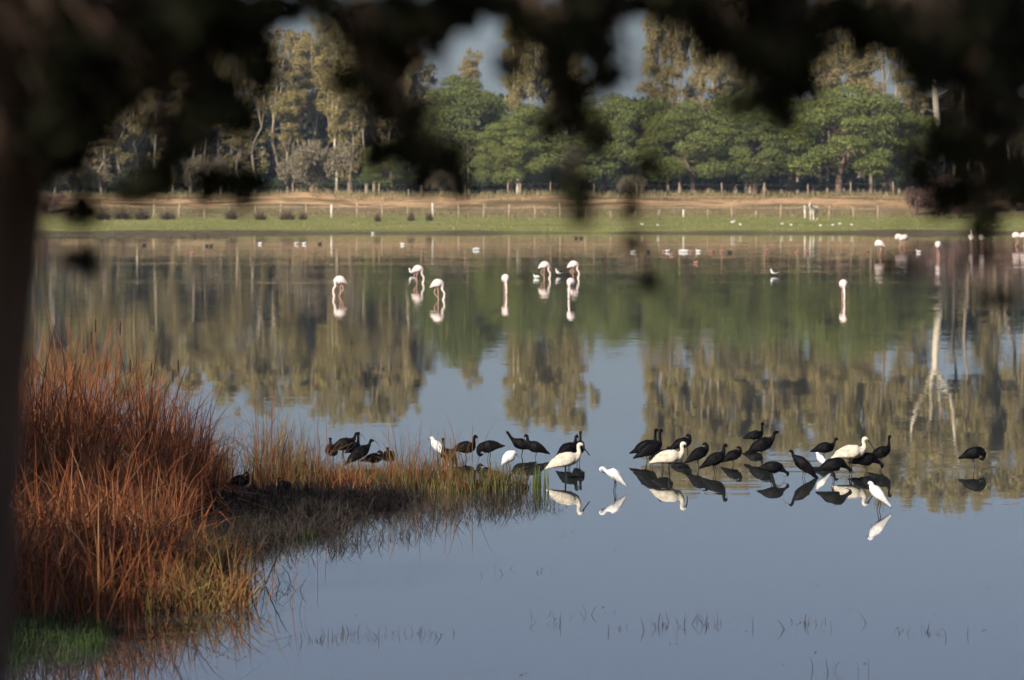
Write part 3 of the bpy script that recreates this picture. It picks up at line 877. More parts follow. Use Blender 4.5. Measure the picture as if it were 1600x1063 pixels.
for i in range(16):
    px = 391 + 67 * i
    D = 549.0
    x = (px - 800) / FPX * D
    z = float(ground_z(x, D))
    p = inst("post", tp, fence2)
    p.location = (x, D, z); p.rotation_euler = (0, random.gauss(0, 0.03), 0)
    if prev is not None:
        for hgt in (0.6, 1.2):
            w_ = inst("wire", wire_me, fence2)
            a, b_ = Vector(prev), Vector((x, D, z)); d = b_ - a
            w_.location = a + Vector((0, 0, hgt)); w_.scale = (d.length, 1, 1)
            w_.rotation_euler = (0, -math.asin(d.z / d.length), math.atan2(d.y, d.x))
    prev = (x, D, z)
x, D = (1194 - 800) / FPX * 547, 547
trip = tag(empty("wooden_tripod", (x, D, float(ground_z(x, D)))), "wooden tripod of leaning poles on the sandy bank", "tripod")
for a in (0.3, 2.4, 4.5):
    mesh_obj("pole", [tube([(math.cos(a) * 0.62, math.sin(a) * 0.62, -0.1), (0, 0, 1.25), (-math.cos(a) * 0.08, -math.sin(a) * 0.08, 1.4)], [0.05, 0.045, 0.04], 6)], M['post'], trip)


# ------------------------------------------------------------------ animals
def loft(path, rw, rh, segs=14, n=36):
    return tube(path, rw, segs, n, rh)


def legs(parent, mat, z_top, x0, half, depth, rad, knee=-0.03, one=False):
    for s in ((1,) if one else (-1, 1)):
        dx = random.uniform(-0.025, 0.025)
        pts = [(x0, s * half, z_top + 0.06), (x0 + knee * 0.3 + dx, s * half * 0.95, z_top * 0.55), (x0 + 0.01 + dx, s * half * 0.9, 0.02), (x0 + 0.015 + dx, s * half * 0.9, -depth)]
        mesh_obj("leg", [tube(pts, [rad * 1.9, rad * 1.25, rad, rad], 6, 10)], mat, parent)


def wings(parent, mat, x0, x1, z0, z1, wid, thick=0.018):
    for s in (-1, 1):
        P = [(x1, s * wid * 0.45, z1), (x1 * 0.55 + x0 * 0.45, s * wid, z1 * 0.5 + z0 * 0.5 + 0.015), (x0 * 0.7 + x1 * 0.3, s * wid * 0.8, z0 + 0.015), (x0, s * wid * 0.22, z0)]
        mesh_obj("wing", [tube(P, [thick, thick * 1.6, thick * 1.3, 0.004], 10, 14, [0.03, 0.085, 0.06, 0.008])], mat, parent)


def ibis(px, py, face, pose, label, size=1.0, tilt=0.0, zb=0.26, one_leg=False):
    p = wpt(px, py)
    o = empty("glossy_ibis", (p[0], p[1], 0.0), math.radians(face), size * 0.95)
    tag(o, label, "ibis", "black ibises resting in the shallows")
    r = np.random.default_rng(px)
    body = [(-0.285, 0, zb - 0.055, 0.014, 0.008), (-0.24, 0, zb - 0.04, 0.035, 0.022), (-0.17, 0, zb - 0.008, 0.07, 0.062), (-0.08, 0, zb + 0.01, 0.098, 0.1), (0.02, 0, zb + 0.016, 0.108, 0.116), (0.1, 0, zb + 0.025, 0.088, 0.1)]
    if pose == 'up':
        neck = [(0.145, 0, zb + 0.07, 0.048, 0.056), (0.162, 0, zb + 0.125, 0.027, 0.03), (0.163, 0, zb + 0.19, 0.021, 0.023), (0.163, 0, zb + 0.25, 0.021, 0.022), (0.172, 0, zb + 0.285, 0.029, 0.03), (0.2, 0, zb + 0.285, 0.02, 0.022), (0.215, 0, zb + 0.275, 0.008, 0.01)]
        bill = [(0.2, 0, zb + 0.283), (0.23, 0, zb + 0.235), (0.238, 0, zb + 0.18), (0.225, 0, zb + 0.11)]
    elif pose == 'fwd':
        neck = [(0.15, 0, zb + 0.055, 0.05, 0.06), (0.188, 0, zb + 0.095, 0.03, 0.032), (0.205, 0, zb + 0.145, 0.023, 0.024), (0.225, 0, zb + 0.182, 0.03, 0.031), (0.255, 0, zb + 0.182, 0.021, 0.022), (0.275, 0, zb + 0.17, 0.008, 0.01)]
        bill = [(0.258, 0, zb + 0.18), (0.32, 0, zb + 0.16), (0.37, 0, zb + 0.115), (0.4, 0, zb + 0.05)]
    elif pose == 'tuck':
        neck = [(0.15, 0, zb + 0.05, 0.056, 0.066), (0.172, 0.01, zb + 0.105, 0.034, 0.036), (0.155, 0.02, zb + 0.15, 0.029, 0.03), (0.118, 0.03, zb + 0.155, 0.03, 0.028), (0.085, 0.035, zb + 0.138, 0.01, 0.01)]
        bill = [(0.1, 0.035, zb + 0.145), (0.05, 0.055, zb + 0.125), (0.0, 0.08, zb + 0.105), (-0.04, 0.095, zb + 0.07)]
    elif pose == 'chest':       # neck arched, bill into the breast
        neck = [(0.14, 0, zb + 0.075, 0.046, 0.054), (0.155, 0, zb + 0.13, 0.028, 0.031), (0.16, 0, zb + 0.185, 0.023, 0.025), (0.182, 0, zb + 0.222, 0.03, 0.031), (0.21, 0, zb + 0.208, 0.019, 0.021), (0.218, 0, zb + 0.19, 0.009, 0.01)]
        bill = [(0.215, 0, zb + 0.2), (0.218, 0, zb + 0.14), (0.195, 0, zb + 0.08), (0.15, 0, zb + 0.03)]
    elif pose == 'stretch':     # neck held out and up
        neck = [(0.155, 0, zb + 0.06, 0.05, 0.06), (0.2, 0, zb + 0.1, 0.032, 0.034), (0.24, 0, zb + 0.15, 0.026, 0.028), (0.275, 0, zb + 0.2, 0.026, 0.027), (0.3, 0, zb + 0.23, 0.03, 0.03), (0.325, 0, zb + 0.232, 0.012, 0.014)]
        bill = [(0.315, 0, zb + 0.23), (0.3, 0.04, zb + 0.19), (0.27, 0.05, zb + 0.15), (0.235, 0.045, zb + 0.12)]
    elif pose == 'low':         # head lowered in front
        neck = [(0.16, 0, zb + 0.0, 0.058, 0.064), (0.21, 0, zb - 0.035, 0.034, 0.036), (0.25, 0, zb - 0.06, 0.026, 0.027), (0.282, 0, zb - 0.085, 0.031, 0.031), (0.282, 0, zb - 0.12, 0.019, 0.02), (0.27, 0, zb - 0.135, 0.009, 0.01)]
        bill = [(0.276, 0, zb - 0.125), (0.24, 0, zb - 0.15), (0.19, 0, zb - 0.145), (0.15, 0, zb - 0.115)]
    else:                       # 'under': curled down under the breast
        neck = [(0.155, 0, zb + 0.005, 0.066, 0.074), (0.182, 0, zb - 0.06, 0.042, 0.042), (0.165, 0, zb - 0.105, 0.034, 0.032), (0.13, 0, zb - 0.112, 0.029, 0.027), (0.1, 0, zb - 0.1, 0.012, 0.012)]
        bill = [(0.11, 0, zb - 0.105), (0.07, 0, zb - 0.09), (0.03, 0, zb - 0.07)]
    A = np.array(body + neck)
    nb = len(body)
    T = math.tan(tilt)
    A[:nb, 2] += A[:nb, 0] * T                       # the trunk tips, the neck keeps its carriage
    A[nb:, 2] += 0.12 * T
    mesh_obj("body", [ruffle(loft(A[:, :3], A[:, 3], A[:, 4], 16, 44), r, 0.004)], M['ibis'], o)
    B = np.array(bill); B[:, 2] += 0.12 * T
    mesh_obj("bill", [tube(B, np.linspace(0.009, 0.003, len(B)), 6, 10)], M['ibisbill'], o)
    for s in (-1, 1):
        P = np.array([(0.12, s * 0.055, zb + 0.07), (0.03, s * 0.1, zb + 0.035), (-0.09, s * 0.092, zb + 0.01), (-0.2, s * 0.05, zb - 0.025), (-0.31, s * 0.015, zb - 0.05)])
        P[:, 2] += P[:, 0] * T
        mesh_obj("wing", [ruffle(tube(P, [0.014, 0.024, 0.024, 0.018, 0.003], 10, 20, [0.035, 0.095, 0.088, 0.045, 0.008]), r, 0.005)], M['ibis'], o)
    legs(o, M['ibisleg'], zb - 0.08, -0.01, 0.032, 0.14, 0.0062, one=one_leg)
    return o


def ruffle(vf, r, amp):
    V, f = vf
    return V + r.normal(size=V.shape) * amp, f


ibises = [
    (538, 724, 12, 'fwd', "black ibis with raised head standing highest among the spit reeds", 1.1, 0.2, 0.34),
    (553, 721, 60, 'up', "black ibis half hidden right behind the highest one in the reeds", 1.0, 0.1, 0.27),
    (562, 730, 15, 'fwd', "black ibis in the reeds with its curved bill pointing down right", 1.05, 0.5, 0.26),
    (584, 728, 0, 'tuck', "low hunched black ibis right of the ibis cluster in the reeds", 0.9, 0, 0.16),
    (518, 726, 100, 'chest', "black ibis at the left of the cluster in the spit reeds", 1.0, 0.1, 0.28),
    (608, 728, 95, 'tuck', "brownish-black ibis seen from behind alone in the spit reeds", 0.95, 0.1, 0.19),
    (376, 770, 30, 'tuck', "black ibis sunk in the reeds left of the marsh mat", 0.95, 0, 0.22),
    (443, 776, 120, 'tuck', "black ibis crouching at the back of the dark marsh mat", 0.9, 0, 0.2),
    (197, 772, 10, 'tuck', "black ibis deep inside the tall left reeds", 1.05, 0, 0.27),
    (700, 731, 125, 'up', "black ibis with upright neck right of the hidden egret", 0.98, 0.35, 0.25),
    (728, 718, 8, 'chest', "black ibis preening, left one of the touching pair left of the hunched egret", 1.08, 0.0, 0.22),
    (763, 719, 178, 'under', "black ibis with head hidden, right one of the touching pair", 1.1, -0.25, 0.24),
    (815, 713, 180, 'stretch', "black ibis stretching its neck out at upper left behind the hunched egret", 1.0, 0.2, 0.24),
    (836, 716, 176, 'chest', "black ibis overlapping the stretching one, facing left", 1.0, 0.25, 0.22),
    (889, 724, 35, 'chest', "black ibis behind the left spoonbill's back", 1.05, 0.25, 0.27),
    (904, 721, 75, 'up', "black ibis with tall neck behind the left spoonbill's head", 0.98, 0.3, 0.28),
    (1010, 720, 6, 'up', "leftmost black ibis of the cluster behind the middle spoonbill", 1.12, 0.2, 0.25),
    (1017, 727, 15, 'up', "black ibis with the tallest neck behind the middle spoonbill", 1.18, 0.3, 0.27),
    (1036, 733, 20, 'tuck', "black ibis just behind the middle spoonbill's back", 1.0, 0, 0.26),
    (1066, 712, 12, 'tuck', "sleeping black ibis farthest back above the middle spoonbill", 0.98, 0.2, 0.25),
    (1092, 731, 12, 'tuck', "sleeping black ibis right of the middle spoonbill's bill", 1.0, 0.4, 0.27),
    (1118, 739, 6, 'chest', "black ibis with neck up and bill to its breast, between two sleepers", 1.05, 0.35, 0.25),
    (1146, 726, 15, 'tuck', "small sleeping black ibis with two thin legs, right of the neck-up one", 0.88, 0.3, 0.2),
    (1180, 697, 4, 'up', "black ibis standing farthest back with upright neck", 0.9, 0.05, 0.25),
    (1191, 718, 5, 'fwd', "black ibis with long curved bill in profile to the right", 1.2, 0.35, 0.24),
    (1208, 750, -3, 'low', "black ibis reaching its head low over the water", 1.0, -0.15, 0.23),
    (1255, 747, 178, 'fwd', "black ibis facing left with raised head, left of the small egret", 1.0, 0.65, 0.25),
    (1289, 718, 5, 'fwd', "black ibis behind the small egret, bill to the right", 1.0, 0.05, 0.23),
    (1303, 752, 5, 'low', "black ibis with ruffled back and lowered head below the right spoonbill", 1.12, 0.1, 0.27),
    (1353, 736, 5, 'low', "black ibis stooping under the right spoonbill's belly", 1.15, 0.0, 0.19),
    (1377, 729, 15, 'up', "black ibis with upright neck right of the right spoonbill", 1.0, 0.35, 0.27),
    (1522, 733, 0, 'under', "lone black ibis at far right curled up on one leg", 1.05, 0.12, 0.29),
]
for a in ibises:
    ibis(*a, one_leg=(a[0] == 1522))


def egret(px, py, face, pose, label, size=1.0):
    p = wpt(px, py)
    o = empty("little_egret", (p[0], p[1], 0.0), math.radians(face), size)
    tag(o, label, "egret", "small white egrets")
    r = np.random.default_rng(px)
    if pose == 'slant':
        A = [(-0.22, 0, 0.06, 0.008, 0.006), (-0.17, 0, 0.11, 0.035, 0.028), (-0.09, 0, 0.2, 0.075, 0.07), (-0.01, 0, 0.28, 0.088, 0.09), (0.055, 0, 0.345, 0.078, 0.082), (0.09, 0, 0.4, 0.045, 0.05), (0.1, 0, 0.44, 0.034, 0.036), (0.125, 0, 0.455, 0.03, 0.028), (0.155, 0, 0.445, 0.01, 0.012)]
        B = [(0.14, 0, 0.447), (0.18, 0, 0.43), (0.215, 0, 0.415)]
        zt = 0.2
    elif pose == 'preen':
        A = [(-0.23, 0, 0.08, 0.008, 0.006), (-0.18, 0, 0.13, 0.035, 0.03), (-0.09, 0, 0.23, 0.075, 0.075), (-0.01, 0, 0.3, 0.085, 0.09), (0.055, 0, 0.315, 0.06, 0.068), (0.1, 0, 0.33, 0.034, 0.038), (0.145, 0, 0.365, 0.028, 0.03), (0.185, 0, 0.395, 0.03, 0.03), (0.215, 0, 0.375, 0.031, 0.03), (0.205, 0, 0.335, 0.012, 0.012)]
        B = [(0.206, 0, 0.34), (0.17, 0, 0.315), (0.13, 0, 0.3)]
        zt = 0.2
    else:  # hunched
        A = [(-0.15, 0, 0.12, 0.014, 0.012), (-0.12, 0, 0.16, 0.05, 0.045), (-0.06, 0, 0.23, 0.09, 0.09), (0.01, 0, 0.285, 0.105, 0.11), (0.065, 0, 0.325, 0.082, 0.084), (0.1, 0, 0.34, 0.05, 0.05), (0.14, 0, 0.325, 0.02, 0.02)]
        B = [(0.13, 0, 0.327), (0.165, 0, 0.29), (0.19, 0, 0.25)]
        zt = 0.2
    A = np.array(A)
    mesh_obj("body", [ruffle(loft(A[:, :3], A[:, 3], A[:, 4]), r, 0.003)], M['white'], o)
    mesh_obj("bill", [tube(B, [0.009, 0.006, 0.002], 6, 6)], M['blackbill'], o)
    for s in (-1, 1):
        P = A[[4, 3, 2, 0], :3] + np.array([[0, s * 0.035, -0.02], [0, s * 0.072, 0], [0, s * 0.06, 0], [-0.01, s * 0.008, -0.005]])
        mesh_obj("wing", [ruffle(tube(P, [0.014, 0.03, 0.024, 0.004], 10, 14, [0.03, 0.075, 0.055, 0.008]), r, 0.003)], M['white'], o)
    legs(o, M['blackbill'], zt - 0.03, -0.03, 0.028, 0.12, 0.0065)


egret(684, 721, 168, 'slant', "white egret half hidden behind the spit reeds", 1.0)
egret(796, 735, 10, 'hunch', "hunched white egret standing among the green reeds at the spit's tip", 0.95)
egret(958, 767, 178, 'preen', "white egret preening with curved neck in front of the spoonbills", 1.02)
egret(1284, 736, 172, 'slant', "small white egret squeezed between black ibises", 0.74)
egret(1371, 798, 177, 'slant', "white egret standing nearest, in front at right", 1.02)


def spoonbill(px, py, face, label, bill_pts, size=1.0, tilt=0.0, zb=0.34):
    p = wpt(px, py)
    o = empty("spoonbill", (p[0], p[1], 0.0), math.radians(face), size)
    tag(o, label, "spoonbill", "cream-white spoonbills")
    r = np.random.default_rng(px)
    A = [(-0.37, 0, zb - 0.07, 0.014, 0.008), (-0.32, 0, zb - 0.05, 0.05, 0.032), (-0.22, 0, zb - 0.01, 0.1, 0.085), (-0.08, 0, zb + 0.015, 0.135, 0.125), (0.06, 0, zb + 0.01, 0.135, 0.13), (0.16, 0, zb + 0.01, 0.1, 0.105),
         (0.225, 0, zb + 0.05, 0.055, 0.062), (0.25, 0, zb + 0.11, 0.036, 0.04), (0.238, 0, zb + 0.18, 0.031, 0.034), (0.245, 0, zb + 0.235, 0.036, 0.038), (0.285, 0, zb + 0.245, 0.034, 0.034), (0.32, 0, zb + 0.225, 0.016, 0.018)]
    A = np.array(A); A[:6, 2] += A[:6, 0] * tilt; A[6:, 2] += 0.2 * tilt
    mesh_obj("body", [ruffle(loft(A[:, :3], A[:, 3], A[:, 4], 18, 48), r, 0.003)], M['cream'], o)
    B = np.array(bill_pts, float) + np.array([0, 0, zb]); B[:, 2] += 0.2 * tilt
    mesh_obj("bill", [tube(B, [0.02, 0.017, 0.02, 0.034, 0.008], 8, 14, [0.018, 0.013, 0.011, 0.012, 0.004])], M['blackbill'], o)
    for s in (-1, 1):
        P = np.array([(0.17, s * 0.07, zb + 0.04), (0.06, s * 0.125, zb + 0.02), (-0.1, s * 0.122, zb + 0.01), (-0.24, s * 0.075, zb - 0.025), (-0.39, s * 0.015, zb - 0.075)]); P[:, 2] += P[:, 0] * tilt
        w = mesh_obj("wing", [ruffle(tube(P, [0.016, 0.028, 0.028, 0.02, 0.004], 10, 24, [0.04, 0.105, 0.1, 0.055, 0.01]), r, 0.004)], M['cream'], o)
    legs(o, M['blackbill'], zb - 0.1, 0.0, 0.045, 0.14, 0.009)


spoonbill(884, 748, 6, "cream spoonbill with its long dark bill out, leftmost of the three", [(0.31, 0, 0.228), (0.345, 0, 0.175), (0.385, 0, 0.12), (0.425, 0, 0.065), (0.45, 0, 0.035)], 1.0, 0.22, 0.34)
spoonbill(1046, 744, 4, "cream spoonbill in front of the ibis cluster, middle of the three", [(0.31, 0, 0.225), (0.335, 0.0, 0.17), (0.345, 0, 0.105), (0.345, 0, 0.04), (0.34, 0, 0.005)], 0.97, 0.08, 0.36)
spoonbill(1330, 737, 4, "cream spoonbill behind the nearest egret, rightmost of the three", [(0.31, 0, 0.228), (0.35, 0, 0.175), (0.39, 0, 0.115), (0.425, 0, 0.055), (0.44, 0, 0.025)], 1.0, 0.08, 0.36)


def flamingo(px, py, face, pose, label, size=1.0, D=None):
    p = wpt(px, py)
    o = empty("flamingo", (p[0], p[1], 0.0), math.radians(face), size)
    tag(o, label, "flamingo", "flamingos wading in the lagoon")
    zb = 0.68
    A = [(-0.36, 0, zb - 0.13, 0.012, 0.01), (-0.3, 0, zb - 0.1, 0.05, 0.035), (-0.2, 0, zb - 0.03, 0.11, 0.1), (-0.05, 0, zb + 0.04, 0.16, 0.165), (0.09, 0, zb + 0.04, 0.145, 0.155), (0.18, 0, zb - 0.01, 0.09, 0.1)]
    if pose == 'feed':
        A += [(0.2, 0, zb - 0.12, 0.05, 0.05), (0.2, 0, zb - 0.22, 0.04, 0.04), (0.245, 0, zb - 0.3, 0.036, 0.036), (0.29, 0, zb - 0.39, 0.035, 0.035), (0.285, 0, zb - 0.53, 0.034, 0.034), (0.26, 0, zb - 0.63, 0.042, 0.045), (0.22, 0, zb - 0.7, 0.03, 0.03)]
        B = [(0.27, 0, zb - 0.69), (0.22, 0, zb - 0.73), (0.17, 0, zb - 0.74)]
    elif pose == 'rest':   # head tucked on the back
        A += [(0.21, 0, zb + 0.06, 0.06, 0.06), (0.2, 0.02, zb + 0.14, 0.045, 0.045), (0.1, 0.04, zb + 0.2, 0.045, 0.045), (0.0, 0.05, zb + 0.2, 0.04, 0.04), (-0.06, 0.05, zb + 0.17, 0.02, 0.02)]
        B = [(-0.04, 0.05, zb + 0.18), (-0.1, 0.05, zb + 0.16), (-0.13, 0.05, zb + 0.13)]
    else:                  # neck up
        A += [(0.23, 0, zb + 0.06, 0.05, 0.05), (0.27, 0, zb + 0.16, 0.036, 0.036), (0.2, 0, zb + 0.28, 0.033, 0.033), (0.19, 0, zb + 0.4, 0.033, 0.033), (0.25, 0, zb + 0.48, 0.042, 0.042), (0.3, 0, zb + 0.45, 0.025, 0.025)]
        B = [(0.29, 0, zb + 0.455), (0.34, 0, zb + 0.42), (0.34, 0, zb + 0.36)]
    A = np.array(A)
    A[:6, 3:] *= 1.22
    A[6:, 3:] *= 1.25
    mesh_obj("body", [loft(A[:, :3], A[:, 3], A[:, 4], 14, 44)], M['flam'], o)
    mesh_obj("bill", [tube(B, [0.022, 0.02, 0.006], 6, 8)], M['pink'], o)
    for s in (-1, 1):
        P = [(0.12, s * 0.1, zb + 0.06), (0.0, s * 0.155, zb + 0.04), (-0.15, s * 0.115, zb - 0.01), (-0.34, s * 0.02, zb - 0.12)]
        mesh_obj("wing", [tube(P, [0.02, 0.03, 0.028, 0.006], 10, 14, [0.05, 0.13, 0.095, 0.012])], M['flam'], o)
        dx = random.uniform(-0.05, 0.05)
        P = [(0.0, s * 0.05, zb - 0.06), (-0.08 * (s + 1) - 0.02 + dx, s * 0.05, zb * 0.5), (0.02 * s + dx, s * 0.05, 0.05), (0.02 * s + dx, s * 0.05, -0.25)]
        mesh_obj("leg", [tube(P, [0.022, 0.017, 0.015, 0.015], 6, 12)], M['pink'], o)


flam = [(531, 463, 180, 'feed', "flamingo feeding to the left, leftmost of the mid-lake flamingos"), (653, 443, 0, 'feed', "flamingo feeding to the right beside a black and white wader"),
        (684, 469, 0, 'feed', "nearer flamingo feeding right, below the one with a wader"), (790, 460, -82, 'feed', "flamingo seen head-on with neck straight down, near the lake's middle"),
        (851, 436, 0, 'feed', "flamingo feeding right, left one of the far pair"), (896, 435, 0, 'feed', "flamingo feeding right, right one of the far pair"),
        (892, 467, -110, 'feed', "flamingo seen head-on in front of the far pair's right bird"), (1318, 470, -85, 'feed', "single flamingo seen head-on at right in mid-lake"),
        (1374, 400, 160, 'rest', "resting flamingo left of the two huddled at the right shore"), (1405, 388, 170, 'rest', "white-backed flamingo of the huddled two at the right shore"),
        (1413, 389, 20, 'rest', "pinker flamingo of the huddled two at the right shore"), (1466, 402, -90, 'rest', "small flamingo under the bright trunk's reflection"),
        (1518, 388, 80, 'up', "upright flamingo, left one behind the hanging twig at right"), (1534, 388, 90, 'rest', "flamingo right behind the hanging twig at right"),
        (1588, 385, 180, 'rest', "flamingo at the right edge by the far shore"), (1600, 385, 200, 'rest', "flamingo cut by the right edge of the picture")]
for f in flam:
    flamingo(f[0], f[1], f[2], f[3], f[4], 1.0 if f[1] > 420 else 1.12)


def waterbird(px, py, kind, label, size=1.0, face=None, z=0.0, D=None, group="small waterbirds far out on the lake"):
    if D is None:
        p = wpt(px, py)
    else:
        p = np.array([(px - 800) / FPX * D, D])
    o = empty({'white': "gull", 'brown': "duck", 'dark': "duck", 'pied': "avocet", 'bank': "egret"}[kind], (p[0], p[1], z), math.radians(random.uniform(-30, 30) + random.choice((0, 180)) if face is None else face), size)
    lift = 0.1 if kind == 'pied' else (0.16 if kind == 'bank' else 0.0)
    A = np.array([(-0.27, 0, 0.1, 0.01, 0.01), (-0.2, 0, 0.1, 0.05, 0.04), (-0.08, 0, 0.09, 0.1, 0.09), (0.06, 0, 0.09, 0.105, 0.1), (0.15, 0, 0.12, 0.065, 0.07), (0.18, 0, 0.2, 0.035, 0.04), (0.2, 0, 0.26, 0.045, 0.045), (0.245, 0, 0.255, 0.02, 0.02)])
    A[:, 2] += lift
    mat = {'white': M['white'], 'brown': M['brownduck'], 'dark': M['darkduck'], 'pied': M['white'], 'bank': M['white']}[kind]
    mesh_obj("body", [loft(A[:, :3], A[:, 3], A[:, 4], 10, 20)], mat, o)
    mesh_obj("bill", [tube([(0.24, 0, 0.255 + lift), (0.28, 0, 0.248 + lift), (0.31, 0, 0.24 + lift)], [0.014, 0.012, 0.005], 5)], M['blackbill'], o)
    for s in (-1, 1):
        mesh_obj("wing", [tube([(0.1, s * 0.08, 0.14 + lift), (-0.05, s * 0.1, 0.14 + lift), (-0.25, s * 0.025, 0.125 + lift)], [0.015, 0.03, 0.005], 8, 8, [0.04, 0.07, 0.01])],
                 M['darkduck'] if kind in ('pied', 'dark') else mat, o)
        if lift > 0:
            mesh_obj("leg", [tube([(0.0, s * 0.04, 0.05 + lift), (0, s * 0.04, 0.0), (0, s * 0.04, -0.08)], [0.012, 0.009, 0.009], 5)], M['darkduck'], o)
    tag(o, label, {'white': "gull", 'brown': "duck", 'dark': "duck", 'pied': "wader", 'bank': "egret"}[kind], group)


for px, py, kd, lab in [(406, 382, 'white', "white gull alone on the water right of the low spit"), (463, 382, 'white', "left gull of the white pair below the sandy mound"), (475, 382, 'white', "right gull of the white pair below the sandy mound"),
                        (500, 382, 'dark', "dark duck just right of the white gull pair"), (629, 383, 'white', "white gull below the tussock pair"), (583, 366, 'white', "tiny white bird at the far waterline left of centre"),
                        (742, 391, 'white', "left bird of the small white pair left of centre"), (747, 391, 'white', "right bird of the small white pair left of centre"), (645, 430, 'pied', "black and white wader left of a feeding flamingo"),
                        (838, 435, 'white', "white bird left of the far flamingo pair"), (874, 431, 'pied', "black and white wader between the far flamingo pair"), (989, 394, 'white', "white bird behind the hanging leaf tip"),
                        (1013, 394, 'dark', "dark duck at the left of the duck row"), (1037, 394, 'brown', "reddish duck at the left of the white row"), (1043, 394, 'white', "first white bird of the row in the duck flock"),
                        (1064, 394, 'white', "left bird of the tight white trio in the duck flock"), (1068, 394, 'white', "middle bird of the tight white trio in the duck flock"), (1073, 394, 'white', "right bird of the tight white trio in the duck flock"),
                        (1080, 395, 'brown', "reddish duck touching the white trio"), (1050, 399, 'brown', "reddish duck slightly nearer than the row"), (1091, 394, 'white', "largest white bird right of the trio"),
                        (1112, 395, 'brown', "reddish duck right of the largest white bird"), (1127, 394, 'brown', "pale reddish duck near the right end of the row"), (1140, 395, 'dark', "dark duck at the right end of the row"),
                        (1087, 412, 'brown', "lone brown duck nearer than the duck row"), (1198, 393, 'brown', "upright brownish duck right of the row"), (1245, 396, 'brown', "small brown duck below the horse, left one"),
                        (1261, 396, 'brown', "small brown duck below the horse, right one"), (1210, 431, 'pied', "black and white wader alone right of centre"), (1356, 394, 'brown', "tiny duck left of the resting flamingo"),
                        (1435, 395, 'white', "white gull between the huddled flamingos and the bright reflection"), (225, 384, 'dark', "dark duck off the low spit, leftmost"), (323, 385, 'dark', "left duck of the dark pair off the low spit"),
                        (330, 385, 'dark', "right duck of the dark pair off the low spit"), (300, 397, 'brown', "reddish duck alone on the left water"), (900, 373, 'dark', "left dark duck close to the far shore"), (908, 373, 'dark', "right dark duck close to the far shore")]:
    waterbird(px, py, kd, lab, 0.95 if kd == 'pied' else 0.72)
for i, px in enumerate([1003, 1028, 1145, 1157, 1222, 1236, 1282, 1301, 1312, 1331, 1553]):
    D = 474 + 8 * random.random()
    x = (px - 800) / FPX * D
    big = px == 1145
    waterbird(px, 0, 'bank', {1003: "tiny white bird on the far grass, leftmost", 1028: "tiny white bird on the far grass, second from the left", 1145: "larger white bird on the far grass left of the horse", 1157: "tiny white bird right beside the larger one",
                       1222: "left tiny white bird of the pair left of the horse", 1236: "right tiny white bird of the pair left of the horse", 1282: "tiny white bird at the horse's hooves", 1301: "first tiny white bird right of the horse",
                       1312: "second tiny white bird right of the horse", 1331: "third tiny white bird right of the horse", 1553: "tiny white bird on the grass behind the right leaves"}[px], 0.95 if big else 0.62, z=float(ground_z(x, D)), D=D, group="white birds on the far grass")


